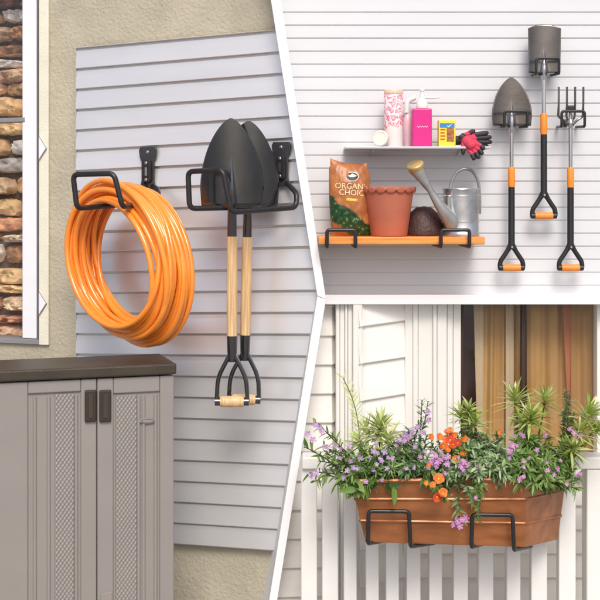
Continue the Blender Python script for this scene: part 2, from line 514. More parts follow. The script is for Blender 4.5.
# slatted panel on the stucco wall
ROLL = .036
u77, z77 = onwall(77, 70.7, .02)
pitch = .0708
def slat_rows(mb, z_lo, z_hi, pitch, zref, edgeL, edgeR, surf, lip, groove, gh, roll=0, uref=0):
    """lapped boards: a lip at each lower edge over a narrow groove"""
    k0 = math.floor((z_lo - zref) / pitch)
    prof = []
    k = k0
    while zref + k * pitch < z_hi:
        zb = zref + k * pitch
        for dz, n in ((0.0, -groove), (gh, -groove), (gh + .0003, lip * .8), (gh + .0022, lip), (pitch * .35, lip * .70), (pitch * .8, lip*.12), (pitch - .0022, 0.0), (pitch - .0003, -.0016)):
            zz = zb + dz
            if z_lo <= zz <= z_hi: prof.append((zz, n))
        k += 1
    prof = [(z_lo, -.008)] + prof + [(z_hi, -.008)]
    NU = 6
    b0 = len(mb.v)
    for zz, n in prof:
        l, r = edgeL(zz, n), edgeR(zz, n)
        for i in range(NU + 1):
            u = l + (r - l) * i / NU
            mb.v.append(surf(u, zz + roll * (u - uref), n))
    for j in range(len(prof) - 1):
        for i in range(NU):
            a = b0 + j * (NU + 1) + i
            mb.face([a, a + 1, a + NU + 2, a + NU + 1])
sp = MB()
pan_n = .022
zTop = z77 + .083; zBot = z77 - 23 * pitch
def eR(zz, n):
    r = .0
    for _ in range(4):
        r = right_edge_u(zz + ROLL * (r - u77), pan_n + n)
    return r
slat_rows(sp, zBot, zTop, pitch, z77, lambda z, n: u77, eR, lambda u, z, n: W(u, z, pan_n + n), .0085, .006, .0055, ROLL, u77)
panel = thing('slatted_wall_panel', 'grey white panel of wide horizontal slats on the stucco wall', 'wall panel', W(-.5, zBot))
po = sp.build('slats', M['pvc'], panel, smooth=False)
en = MB(); en.hexa([W(u77-.003,zBot,pan_n+.002), W(u77-.0005,zBot,pan_n+.002), W(u77-.0005,zTop,pan_n+.002), W(u77-.003,zTop,pan_n+.002)],
                   [W(u77-.003,zBot,.001), W(u77-.0005,zBot,.001), W(u77-.0005,zTop,.001), W(u77-.003,zTop,.001)])
en.build('edge_trim', M['pvc'], panel, smooth=False)

# ------------------------------------------------------------------ white partition boards between the three bays
dv = thing('partition_frame', 'white boards dividing the wall into three bays', 'partition', P(300, 660, 0))
YF = -.16
def strip(name, quad, y0, y1, taper=(0, 0, 0, 0)):
    m = MB(); f = [P(x, y, y0) for x, y in quad]
    m.hexa(f, [Vector((p.x - t, y1, p.z)) for p, t in zip(f, taper)])
    return m.build(name, M['white_board'], dv, smooth=False, bevel=.002)
strip('upper_board', [(252, -120), (263, -120), (326, 299), (317.3, 296)], YF, .03, (0, .022, .022, 0))
strip('lower_board', [(317.3, 296.5), (326, 299.5), (268.5, 655), (260.5, 655)], YF, .05, (.018, .034, .05, .034))
strip('level_board', [(322, 295), (760, 295), (760, 304.5), (322, 304.5)], -.078, .03)

# ------------------------------------------------------------------ upper right wall of narrow slats
def lineR(z, n):
    lo, hi = -.4, .4
    for _ in range(30):
        mid = (lo + hi) / 2
        s = (CD - n) / F; px = 300 + mid / s; py = HZ - (z - ZC) / s
        if px < 277 + (321 - 277) * py / 298: lo = mid
        else: hi = mid
    return lo
up = MB()
zlo = P(0, 298, 0).z
slat_rows(up, zlo, 2.75, .04333, P(0, 168.3, 0).z, lineR, lambda z, n: 1.45, lambda u, z, n: Vector((u, -n, z)), .0021, .0008, .0014)
uw = thing('white_slat_wall', 'white wall of narrow horizontal slats behind the shelves and tools', 'wall panel', (.6, 0, zlo))
up.build('slats', M['pvc_white'], uw, smooth=False)
bk = MB(); bk.prism([(lineR(zlo, 0), .012, zlo), (1.45, .012, zlo), (1.45, .012, 2.75), (lineR(2.75, 0), .012, 2.75)], (0, .06, 0))
bk.build('backing', M['pvc_white'], uw, smooth=False)

# ------------------------------------------------------------------ house wall, lower right
hs = thing('house_wall', 'cream lapped siding house wall with a curtained window behind the planter', 'house', P(450, 660, 0))
def lap(mb, plan, z0, z1, pitch, zref, out=.012, roll=0):
    """lapped siding along a plan polyline"""
    pts = [Vector((x, y)) for x, y in plan]
    nr = []
    for i in range(len(pts)):
        t = (pts[min(i+1, len(pts)-1)] - pts[max(i-1, 0)]).normalized()
        nr.append(Vector((t.y, -t.x)))
    prof = []
    k = math.floor((z0 - zref) / pitch)
    while zref + k * pitch < z1:
        zb = zref + k * pitch
        for dz, n in ((0, 0), (.0004, out * .92), (.003, out), (pitch - .0004, .001)):
            if z0 <= zb + dz <= z1: prof.append((zb + dz, n))
        k += 1
    prof = [(z0, 0)] + prof + [(z1, 0)]
    b0 = len(mb.v); n_ = len(pts)
    for z, n in prof:
        for p, q in zip(pts, nr):
            mb.v.append(Vector((p.x + q.x * n, p.y + q.y * n, max(0, min(z1, z + roll * (p.x - pts[-1].x))) )))
    for j in range(len(prof) - 1):
        for i in range(n_ - 1):
            a = b0 + j * n_ + i
            mb.face([a, a + 1, a + n_ + 1, a + n_])
def xy(px, y): return ((px - 300) * sc(y), y)
ztop = P(0, 303, 0).z
s1 = MB(); lap(s1, [xy(276, -.022), xy(331.5, -.012), xy(337, .03)], 0, P(0, 301, .05).z, .096, P(0, 389, .08).z)
s1.build('siding', M['siding'], hs, smooth=False)
s2 = MB(); lap(s2, [xy(357.5, -.075), xy(365, -.055), xy(407, .005)], 0, P(0, 299, -.03).z, .122, P(0, 357, -.01).z, roll=.09)
s2.build('siding', M['siding'], hs, smooth=False)
zs_ = P(0, 463, 0).z
s3 = MB(); lap(s3, [xy(404, .0), xy(760, .0)], 0, zs_ - .03, .080, P(0, 529, 0).z)
s3.build('siding', M['siding'], hs, smooth=False)
s4 = MB(); lap(s4, [xy(640, .0), xy(760, .0)], zs_ - .03, ztop, .122, P(0, 361, -.08).z)
s4.build('siding', M['siding'], hs, smooth=False)
ct = MB()
for a, b_, y0 in ((335.5, 339.5, -.030), (339.6, 344.4, -.025), (344.6, 347.4, -.034), (347.6, 352.4, -.028), (352.6, 362, -.050)):
    x0, x1 = (a - 300) * sc(y0), (b_ - 300) * sc(y0)
    ct.box((x0, y0 - .026, 0), (x1, y0 + .40, P(0, 299, y0 - .026).z))
ct.build('corner_trim', M['trim'], hs, smooth=False, bevel=.004)
# window
hw = bpy.data.objects.new('window', None); COL.objects.link(hw); hw.parent = hs; hw.location = Vector((P(530, 0, 0).x, 0, zs_)) - hs.location
zt2 = ztop + .10 - .085
cs = MB()
for a, b_, y0 in ((405, 413, -.012), (413.2, 418, -.022), (418.2, 433, -.016), (433.2, 437, -.030), (437.2, 447, -.022), (447.2, 453, -.012), (453.2, 461, -.004), (597, 606, -.010), (606.2, 626, -.02), (626.2, 641, -.014)):
    cs.box(((a - 300) * sc(y0), y0, zs_), ((b_ - 300) * sc(y0), .05, ztop))
cs.build('casing', M['trim'], hw, smooth=False, bevel=.003)
sl_ = MB(); sl_.box((P(400,0,0).x, -.05, zs_ - .032), (P(645,0,0).x, .05, zs_ - .001)); sl_.build('sill', M['trim'], hw, smooth=False, bevel=.004)
x0, x1 = P(461.2, 0, 0).x, P(596.8, 0, 0).x
zp1 = ztop
pn = MB(); pn.box((x0, .024, zs_), (x1, .028, zp1)); pn.build('pane', M['glass'], hw, smooth=False)
ms = MB(); ms.box((P(522.5,0,0).x, .016, zs_), (P(526.5,0,0).x, .046, zp1)); ms.box((x0, .018, zs_), (x0 + .010, .046, zp1)); ms.build('sash_bar', M['dark_wood'], hw, smooth=False, bevel=.002)
def curtain(mb, xa, xb, za, zb, y, amp, nf, seed, lean=0):
    rr = random.Random(seed); ph = [rr.random() * 6 for _ in range(4)]
    def fn(a, c):
        x = xa + (xb - xa) * a + lean * (1 - c) * (1 - a)
        d = amp * (math.sin(a * nf * 2 * PI + ph[0] + .8 * math.sin(a * 9 + ph[1])) + .4 * math.sin(a * nf * 4.3 * PI + ph[2] + c))
        return (x, y + d, za + (zb - za) * c)
    mb.grid(fn, 90, 10)
c1 = MB(); curtain(c1, P(484,0,.07).x, P(524,0,.07).x, zs_ - .05, zp1, .075, .007, 3.0, 3, lean=-.012); c1.build('curtain', M['curtain'], hw, solid=.002)
c2 = MB(); curtain(c2, P(527,0,.07).x, P(603,0,.07).x, zs_ - .05, zp1, .075, .008, 4.0, 9); c2.build('curtain', M['curtain'], hw, solid=.002)
c3 = MB(); curtain(c3, P(562,0,.06).x, P(571,0,.06).x, zs_ - .05, zp1, .058, .003, 1, 5, lean=.03); c3.build('curtain_lining', M['curtain_red'], hw, solid=.002)
c4 = MB(); curtain(c4, P(506,0,.05).x, P(514,0,.05).x, zs_ - .05, zp1, .056, .0015, .8, 4); curtain(c4, P(474,0,.05).x, P(484,0,.05).x, zs_ - .05, zp1, .060, .0015, .8, 6, lean=.015); c4.build('voile', M['voile'], hw, solid=.002)
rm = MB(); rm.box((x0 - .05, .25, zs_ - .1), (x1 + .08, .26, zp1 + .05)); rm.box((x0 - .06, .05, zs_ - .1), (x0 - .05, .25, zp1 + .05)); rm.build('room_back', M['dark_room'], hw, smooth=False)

# ------------------------------------------------------------------ balustrade in front of the house
YB = -.27
fc = thing('balustrade', 'white painted balustrade of square balusters carrying the copper planter', 'fence', P(450, 655, YB))
zr0, zr1 = P(0, 467, YB).z, P(0, 455, YB).z
rl = MB(); rl.box((P(302,0,YB).x, YB - .035, zr0), (P(720,0,YB).x, YB + .045, zr1)); rl.build('rail', M['picket'], fc, smooth=False, bevel=.005)
first = None
for c, wpx in ((309, 16), (330, 16), (350, 13), (372, 13), (392, 13), (413, 14), (435, 13), (460, 14.5), (485, 15), (512.5, 14), (538, 16), (566, 17), (646, 16), (672, 16), (698, 16)):
    m = MB(); x = P(c, 0, YB).x; hw_ = wpx / 2 * sc(YB)
    m.box((x - hw_, YB - .02, .02), (x + hw_, YB + .022, zr0 - .0005))
    m.build('baluster', M['picket'], fc, smooth=False, bevel=.004)
m = MB(); x = P(598, 0, YB).x; m.box((x - .042, YB - .03, .0), (x + .042, YB + .04, zr0 - .0005)); m.build('post', M['picket'], fc, smooth=False, bevel=.005)
m = MB(); m.box((P(302,0,YB).x, YB - .012, .06), (P(720,0,YB).x, YB + .014, .10)); 
m.build('bottom_rail', M['picket'], fc, smooth=False, bevel=.003)

# ------------------------------------------------------------------ planter box
YP = -.52; YQ = -.335
pl = thing('planter_box', 'copper brown trough planter full of flowers on the balustrade', 'planter', P(450, 545, -.42))
def q(px, py, y): return P(px, py, y)
TLf, TRf, BRf, BLf = q(352, 481, YP), q(524.5, 479, YP), q(524.5, 546, YP + .02), q(366, 541, YP + .02)
TRb, BRb = q(566, 470, YQ), q(557, 539, YQ)
TLb, BLb = q(372, 470, YQ), q(384, 538, YQ)
m = MB()
fro = [BLf, BRf, BRb, BLb]; top = [TLf, TRf, TRb, TLb]
m.add(fro + top, [(3,2,1,0), (0,1,5,4), (1,2,6,5), (2,3,7,6), (3,0,4,7)])
m.build('box', M['copper'], pl, smooth=False, solid=.008, bevel=.002)
cen = (TLf + TRf + TRb + TLb) / 4
bn = MB()
for t in (.0, .30, .66):
    a, b_, c_, d_ = [tp.lerp(bt, t) for tp, bt in zip(top, fro)]
    a, b_, c_, d_ = BLf.lerp(TLf, 1-t), BRf.lerp(TRf, 1-t), BRb.lerp(TRb, 1-t), BLb.lerp(TLb, 1-t)
    ce = (a + b_ + c_ + d_) / 4
    pts = [p + (p - ce).normalized() * .003 for p in (a, b_, c_, d_)]
    bn.tube(rounded(pts, .004, 3, True), .0052 if t else .008, 8, closed=True)
bn.build('rim_bands', M['copper'], pl)
so = MB(); so.add([p.lerp(cen, .03) - Vector((0,0,.02)) for p in top], [(0,1,2,3)]); so.build('soil', M['soil'], pl, smooth=False)

# ------------------------------------------------------------------ rod hooks
def rod(parent, pts, r=.0055, rr=.014, name='rod'):
    m = MB(); m.tube(rounded(pts, rr, 5), r, 12)
    return m.build(name, M['black_rod'], parent, angle=60)

# planter hooks (two alike)
gh = 'black rod hooks under the planter'
h0 = thing('planter_hook', 'black rod hook gripping the planter front, under its left part', 'hook', P(400, 545, YB - .02), gh)
y1 = YP - .022
rod(h0, [P(388, 540, YB-.03), P(368, 543.5, y1), P(368.5, 511, y1-.004), P(409, 511.5, y1-.004), P(410.5, 546.5, y1), P(434, 543, YB-.03)], .0062, .013)
pm = MB(); a_, b_ = P(388, 541, YB-.03), P(432, 524, YB-.03); pm.box((a_.x, YB - .028, a_.z), (b_.x, YB - .0205, b_.z)); pm.build('bracket_plate', M['bracket'], h0, smooth=False, bevel=.002)
h1 = copy_tree(h0); h1.location = h0.location + (P(471.5, 547, y1) - P(368, 543.5, y1)); h1.location.y = h0.location.y
h1['label'] = 'black rod hook gripping the planter front, beside its right corner'

# slatted panel hooks with bracket
def wall_hook(label, bc, rodpts, group):
    """bc: pixel of the bracket's top centre"""
    u, z = onwall(bc[0], bc[1], pan_n)
    N0 = pan_n + .0085
    root = thing('wall_hook', label, 'hook', W(u, z - .13, N0), group)
    pk = MB()
    out = [(-.034,.012),(-.028,.0),(.028,.0),(.034,.012),(.030,.038),(.024,.05),(.024,.115),(.030,.145),(-.030,.145),(-.024,.115),(-.024,.05),(-.030,.038)]
    pk.prism([W(u + a, z - b, N0 + .010) for a, b in out], -WN * .010)
    plate = pk.build('bracket_plate', M['bracket'], root, smooth=False, bevel=.003)
    la = MB(); la.prism([W(u + a, z - b, N0 + .021) for a, b in [(-.014,.045),(.014,.045),(.017,.06),(.017,.112),(.012,.122),(-.012,.122),(-.017,.112),(-.017,.06)]], -WN * .010)
    lo = la.build('latch', M['black_rod'], root, smooth=False, bevel=.003)
    s_ = MB(); s_.prism([W(u + a, z - b, N0 + .0225) for a, b in [(-.004,.07),(.004,.07),(.004,.098),(-.004,.098)]], -WN * .001)
    s_.build('slot', M['screw'], lo, smooth=False)
    for (a, b) in ((0, .018), (0, .055), (0, .112)):
        c = MB(); n_ = N0 + (.0105 if b < .03 else .0215)
        M4 = Matrix.Translation(W(u + a, z - b, n_)) @ WN.to_track_quat('Z', 'Y').to_matrix().to_4x4()
        c.lathe([(.0058, 0), (.0055, .0015), (.003, .0025), (0.0001, .0027)], 12, M=M4)
        c.build('screw', M['screw'], plate)
    rod(root, rodpts, .0085, .02)
    return root
ghk = 'black hooks on the slatted panel'
yw = wp(285, 190, .03).y
wall_hook('black rod hook holding two shovels by their blades', (283, 142),
    [wp(277, 178, .030), P(268, 207, -.17), P(189.5, 208.5, -.285), P(188, 171.5, -.285), P(223, 170, -.355), P(231, 212.5, -.355), P(296, 207.5, -.175), P(297, 194, -.165), wp(287, 183, .034)], ghk)
wall_hook('black rod hook carrying the orange hose coil', (150, 147),
    [wp(146, 184, .030), P(140, 203, -.02), P(77, 208.5, -.25), P(73, 174.5, -.25), P(114, 173.5, -.31), P(122.5, 207, -.31), P(158, 200, -.02), P(158.5, 190, .0), wp(153, 186, .036)], ghk)

# ------------------------------------------------------------------ hose coil
hc = P(126, 259, -.14)
hose = MB(); rh = random.Random(5)
AX = Vector((-math.sin(R(41)), -math.cos(R(41)), 0)); HX = Vector((math.cos(R(41)), -math.sin(R(41)), 0)); HZv = Vector((0,0,1))
NL = 27
pts = []
off = [rh.uniform(0, 1) for _ in range(NL + 1)]
rad = [rh.uniform(.172, .243) for _ in range(NL + 1)]
tilt = [(rh.uniform(-.022, .022), rh.uniform(-.022, .022), rh.uniform(-.012,.012)) for _ in range(NL + 1)]
SG = 56
off = [(i / NL) for i in range(NL + 1)]; rh.shuffle(off)
for i in range(NL):
    for k in range(SG):
        t = k / SG; e = t * t * (3 - 2 * t) if t > 0 else 0
        a = 2 * PI * t + PI / 2
        r_ = rad[i] * (1 - e) + rad[i+1] * e
        d = (off[i] * (1 - e) + off[i+1] * e - .5) * .155
        tx = tilt[i][0] * (1 - e) + tilt[i+1][0] * e; ty = tilt[i][1] * (1 - e) + tilt[i+1][1] * e; sg = tilt[i][2] * (1 - e) + tilt[i+1][2] * e
        # the bundle draws together where it hangs over the hook
        grip = .5 + .5 * math.sin(a)
        d *= 1 - .25 * grip
        rr = r_ * (1 - .0 * grip) + (1 - grip) * .012 + grip * (r_ - .205) * -.40
        pts.append(hc + HX * (rr * 1.0 * math.cos(a) - rr * math.sin(a) * .17) + HZv * (rr * 1.07 * math.sin(a) + sg) + AX * (d + tx * math.cos(a) + ty * math.sin(a)))
hose.tube(pts, .0092, 10)
tag(hose.build('hose_coil', M['hose'], angle=80), 'thick coil of glossy orange hose hanging from a black hook', 'hose')

# ------------------------------------------------------------------ shovels
def blade(mb, cx, z0, z1, hw, y, kind, dish, ridge=.012, flip=1):
    def fn(a, v):
        s = a * 2 - 1
        if kind == 'round': v = 1 - (1 - v) ** 1.7
        if kind == 'round':
            t = max(0, (v - .22) / .78)
            wv = (1 - t ** 1.85) ** .68 if t > 0 else 1.0 - .05 * (1 - v / .22)
            wv = max(wv, .004)
        else:
            wv = 1.0 - .05 * (1 - v)
        x = cx + s * hw * wv
        zz = z0 + (z1 - z0) * v
        if kind == 'square' and v > .9: zz -= (v - .9) * (s ** 2) * (z1 - z0) * 1.0
        d = dish * (s * wv) ** 2
        rw = .16 * (1 - v / .5) + .02 if v < .5 else .02
        rd = ridge * max(0, 1 - v / .52) * math.exp(-(s / max(rw, .03)) ** 2)
        return (x, y + flip * d - rd, zz)
    mb.grid(fn, 36, 30)

def left_shovel(label, dx):
    yb = -.245; s = sc(yb)
    cx = P(232, 0, yb).x
    root = thing('shovel', label, 'shovel', P(232, 405, yb), 'black shovels on the hook')
    b_ = MB(); blade(b_, cx - .003, P(0, 208, yb).z, P(0, 118, yb).z, .0995, yb, 'round', .046, .012)
    b_.build('blade', M['blade_black'], root, solid=.003, angle=70)
    k = MB(); k.tube([(cx, yb - .002, P(0, 160, yb).z), (cx, yb - .008, P(0, 178, yb).z), (cx, yb - .008, P(0, 198, yb).z), (cx, yb + .000, P(0, 209, yb).z), (cx, yb + .004, P(0, 237, yb).z)], [.001, .0075, .0145, .0140, .0155], 16)
    k.build('socket', M['blade_black'], root)
    h = MB(); h.tube([(cx, yb + .004, P(0, 236.5, yb).z), (cx, yb + .004, P(0, 290, yb).z), (cx, yb + .004, P(0, 337, yb).z)], [.0165, .0172, .0165], 18)
    h.build('handle', M['wood'], root)
    yk = MB(); f0 = P(232, 357, yb)
    yk.tube([(cx, yb + .004, P(0, 336, yb).z), (cx, yb + .004, P(0, 352, yb).z), (cx, yb + .004, P(0, 362, yb).z)], [.0172, .0155, .012], 16)
    for sg in (-1, 1):
        yk.tube(rounded([(cx + sg * .004, yb + .004, P(0, 353, yb).z), (cx + sg * .045, yb + .002 - .004 * sg, P(0, 378, yb).z), (cx + sg * .048, yb + .002 - .006 * sg, P(0, 402, yb).z)], .03), .0072, 10)
        zc_ = P(0, 401.5, yb).z
        yk.tube([(cx + sg * .037, yb - .002, zc_), (cx + sg * .053, yb - .002, zc_)], .0135, 14)
    yk.build('yoke', M['blade_black'], root)
    gr = MB(); zc_ = P(0, 401.5, yb).z
    gr.tube([(cx - .037, yb - .002, zc_), (cx - .03, yb - .002, zc_), (cx, yb - .002, zc_), (cx + .03, yb - .002, zc_), (cx + .037, yb - .002, zc_)], [.0145, .017, .018, .017, .0145], 18)
    gr.build('grip', M['wood'], root)
    return root
s1_ = left_shovel('black shovel with pale wooden handle, the front one of two', 0)
s2_ = copy_tree(s1_); s2_.location = s1_.location + Vector((.034, .062, -.004)); s2_.rotation_euler.y = R(1.2); s2_['label'] = 'black shovel with wooden handle, mostly hidden behind the front shovel'

# ------------------------------------------------------------------ storage cabinet
CX0, CY0, CR = (174 - 300) * sc(-.36), -.36, R(18)
def cx_(px):
    k = (px - 300) / F
    return -(CX0 - (CD + CY0) * k) / (math.cos(CR) - math.sin(CR) * k) if False else -((CX0 - (CD + CY0) * k) / (math.cos(CR) - k * math.sin(CR)))
def cz_(px, py):
    lx = cx_(px); Y = CY0 + lx * math.sin(CR)
    return ZC - (py - HZ) * (CD + Y) / F
cab = thing('storage_cabinet', 'taupe resin storage cabinet with dark brown lid and two doors', 'cabinet', (CX0, CY0, 0))
# children are modelled in the cabinet's own space
def cb(mb, name, m, parent=cab, bevel=.003, smooth=False, **k):
    off = parent_world(parent)
    for v in mb.v: v += off - Vector((0,0,0)) if False else off
    # parts of parts share the same local origin as the cabinet
    return mb.build(name, m, parent, smooth=smooth, bevel=bevel, **k)
WL = -.520; DP = .235; ZB = 1.005
b = MB()
b.box((WL + .004, .022, .03), (-.004, DP, ZB)); cb(b, 'body', M['resin'], bevel=.012)
l = MB(); l.box((WL - .006, -.012, ZB + .001), (.006, DP + .004, ZB + .034)); cb(l, 'lid', M['resin_lid'], bevel=.006)
xs = cx_(97)
def door(x0, x1, panel, ribs, weave, left):
    d = bpy.data.objects.new('door', None); COL.objects.link(d); d.parent = cab
    ztop = ZB - .003; zb = .05
    pz = cz_(60 if left else 140, 392.5)
    fr = MB()
    px0, px1 = panel
    # frame around a sunken panel
    fr.box((x0, 0, zb), (px0, .021, ztop)); fr.box((px1, 0, zb), (x1, .021, ztop))
    fr.box((px0 + .0002, .0, pz), (px1 - .0002, .021, ztop)); fr.box((px0 + .0002, 0, zb), (px1 - .0002, .021, .12))
    cb(fr, 'frame', M['resin'], d, bevel=.004)
    pa = MB(); pa.box((px0 - .004, .008, .10), (px1 + .004, .0205, pz + .004)); cb(pa, 'panel', M['resin'], d, bevel=0)
    we = MB(); we.box((weave[0], .0035, .125), (weave[1], .0079, pz - .006)); cb(we, 'woven_inset', M['weave'], d, bevel=.0015)
    for a in ribs:
        rb = MB(); rb.tube([(a, .0075, .125), (a, .0075, pz - .012)], .0055, 12); cb(rb, 'rib', M['resin'], d, bevel=0, smooth=True)
    return d
dl = door(WL, xs - .0012, (cx_(28), cx_(81)), [cx_(35), cx_(49), cx_(76.5)], (cx_(55), cx_(74)), True)
dr = door(xs + .0012, 0.0, (cx_(113.5), cx_(160)), [cx_(139), cx_(144), cx_(156)], (cx_(116), cx_(137)), False)
for d, a, b_ in ((dl, 84.5, 96), (dr, 99, 111)):
    h = MB(); h.box((cx_(a), -.010, cz_(a, 422)), (cx_(b_), -.0005, cz_(a, 390))); ho = cb(h, 'handle', M['handle'], d, bevel=.004)
    h = MB(); h.box((cx_(a + 3.5), -.0125, cz_(a, 418)), (cx_(b_ - 3.5), -.0102, cz_(a, 394))); cb(h, 'handle_inset', M['resin_lid'], ho, bevel=.002)
e = MB(); ex, ez = cx_(147.5), cz_(147.5, 421)
e.prism([(ex + .025 * math.cos(t * PI / 12), .0005, ez + .0085 * math.sin(t * PI / 12)) for t in range(24)], (0, .008, 0)); eo = cb(e, 'emblem', M['resin'], dr, bevel=.001)
e = MB(); e.tube([(ex + .020 * math.cos(t * PI / 12), .0004, ez + .0058 * math.sin(t * PI / 12)) for t in range(24)], .0009, 6, closed=True); cb(e, 'emblem_ring', M['resin_lid'], eo, bevel=0, smooth=True)
la = MB(); la.box((cx_(100.5), -.004, cz_(101, 612)), (cx_(112), -.0005, cz_(101, 593))); cb(la, 'hinge_cover', M['resin'], dr, bevel=.002)
cab.rotation_euler = (0, 0, CR)

# ------------------------------------------------------------------ upper shelf and what stands on it
YS = -.15
ush = thing('shelf', 'thin pale grey shelf holding bottles and gloves', 'shelf', P(412, 149, 0))
m = MB(); zt = P(0, 146.3, YS).z
m.box((P(345,0,YS).x, YS, zt - .008), (P(491,0,YS).x, -.006, zt)); m.build('board', M['shelf_white'], ush, smooth=False, bevel=.002)
for c in (372, 458):
    m = MB(); x = P(c, 0, -.03).x; m.prism([(x - .002, -.006, zt - .0085), (x - .002, -.115, zt - .0085), (x - .002, -.115, zt - .0125), (x - .002, -.012, zt - .028), (x - .002, -.006, zt - .028)], (.004, 0, 0)); m.build('bracket', M['shelf_white'], ush, smooth=False)
yi = -.085
si = sc(yi)
def X(px, y=yi): return P(px, 0, y).x
HT = lambda py0: (146.3 - py0) * si
# floral canister
cn = thing('canister', 'tall pink and white floral canister with a peach cap', 'canister', (X(393.5), yi, zt))
def floral():
    m = mat('floral_print', (.75,.28,.36), .4)
    t = m.node_tree; N = t.nodes; L = t.links
    tc = N.new('ShaderNodeTexCoord'); v = N.new('ShaderNodeTexVoronoi'); v.inputs['Scale'].default_value = 42; v.feature = 'DISTANCE_TO_EDGE'
    nz = N.new('ShaderNodeTexNoise'); nz.inputs['Scale'].default_value = 22; nz.inputs['Detail'].default_value = 4
    mx = N.new('ShaderNodeMix'); mx.data_type = 'RGBA'; mx.inputs[0].default_value = .12
    L.new(tc.outputs['Object'], nz.inputs['Vector']); L.new(tc.outputs['Object'], mx.inputs['A']); L.new(nz.outputs['Color'], mx.inputs['B'])
    L.new(mx.outputs['Result'], v.inputs['Vector'])
    rp = N.new('ShaderNodeValToRGB'); rp.color_ramp.interpolation = 'CONSTANT'
    rp.color_ramp.elements[0].color = (.82,.76,.74,1); rp.color_ramp.elements[1].position = .10; rp.color_ramp.elements[1].color = (.74,.20,.30,1)
    e = rp.color_ramp.elements.new(.24); e.color = (.80,.45,.48,1)
    L.new(v.outputs['Distance'], rp.inputs[0])
    sp = N.new('ShaderNodeSeparateXYZ'); L.new(tc.outputs['Object'], sp.inputs[0])
    ad = N.new('ShaderNodeMath'); ad.operation = 'MULTIPLY_ADD'; ad.inputs[1].default_value = .10; L.new(nz.outputs['Fac'], ad.inputs[0]); L.new(sp.outputs[2], ad.inputs[2])
    r2 = N.new('ShaderNodeValToRGB'); r2.color_ramp.interpolation = 'CONSTANT'
    r2.color_ramp.elements[0].color = (0,0,0,1); r2.color_ramp.elements[1].position = .105; r2.color_ramp.elements[1].color = (1,1,1,1)
    L.new(ad.outputs[0], r2.inputs[0])
    m2 = N.new('ShaderNodeMix'); m2.data_type = 'RGBA'; m2.inputs['A'].default_value = (.80,.72,.70,1)
    L.new(r2.outputs[0], m2.inputs[0]); L.new(rp.outputs[0], m2.inputs['B'])
    L.new(m2.outputs['Result'], N['Principled BSDF'].inputs['Base Color'])
    return m
M['floral'] = floral()
r_ = 9.6 * si
m = MB(); m.lathe([(r_*.96, 0), (r_, .003), (r_, HT(94)), (r_*.98, HT(93.6))], 32, (X(393.5), yi, zt)); m.build('can', M['floral'], cn)
m = MB(); m.lathe([(r_*1.0, HT(93.5)), (r_*1.02, HT(93)), (r_*1.02, HT(90)), (r_*.97, HT(89))], 32, (X(393.5), yi, zt)); m.build('cap', M['peach'], cn)
# round lid leaning on the canister
lid = MB(); Ml = Matrix.Translation((X(381, -.125), -.122, zt + .0262)) @ Matrix.Rotation(R(-25), 4, 'Z') @ Matrix.Rotation(R(82), 4, 'X')
lid.lathe([(.0001, -.007), (.0245, -.007), (.026, -.004), (.026, .007), (.0245, .009), (.020, .009), (.019, .0075), (.0001, .0075)], 32, M=Ml)
tag(lid.build('jar_lid', M['cream']), 'cream round lid leaning against the floral canister', 'lid')
# white spray bottle
sb = thing('spray_bottle', 'pale pink bottle with a white curved trigger, behind the magenta pump bottle', 'bottle', (X(407.5, -.04), -.04, zt))
m = MB(); m.lathe([(.016, 0), (.0175, .003), (.0175, .085), (.010, .105), (.007, .112), (.007, .12)], 24, (X(407.5, -.04), -.04, zt)); m.build('bottle_body', mat('pale_pink_plastic', (.72,.50,.54), .35, var=.03), sb)
m = MB(); xb = X(407.5, -.04)
m.tube(rounded([(xb - .004, -.042, zt + .115), (xb - .002, -.042, zt + .155), (xb + .025, -.042, zt + .166)], .02), [.009] * 8, 12); m.build('trigger', M['white_plastic'], sb)
# magenta pump bottle
pb = thing('pump_bottle', 'square magenta bottle with a white pump top', 'bottle', (X(421.5), yi, zt))
m = MB(); hw2 = 9.7 * si; m.box((X(421.5) - hw2, yi - .024, zt), (X(421.5) + hw2, yi + .024, zt + HT(108))); bo = m.build('bottle_body', M['pink'], pb, bevel=.005, smooth=False)
m = MB(); m.tube([(X(421.5) + hw2 * (-.55 + 1.1 * t / 14), yi - .0243, zt + HT(126.5) + .0035 * math.sin(t * 1.9) * (1 if t % 3 else .4)) for t in range(15)], .0008, 5); m.build('script_line', M['text_white'], bo)
m = MB(); x = X(422)
m.lathe([(.019, HT(107.8)), (.020, HT(107)), (.019, HT(103)), (.011, HT(98)), (.009, HT(97)), (.009, HT(94)), (.006, HT(93.6)), (.006, HT(90.5)), (.0085, HT(90)), (.0085, HT(88.5)), (.003, HT(87.6))], 24, (x, yi, zt))
pu = m.build('pump', M['white_plastic'], pb)
m = MB(); m.tube([(x, yi, zt + HT(96.5)), (x + .03, yi - .004, zt + HT(97.2)), (x + .056, yi - .006, zt + HT(96.6))], [.0062, .005, .0042], 10, flat=.7); m.build('nozzle', M['white_plastic'], pu)
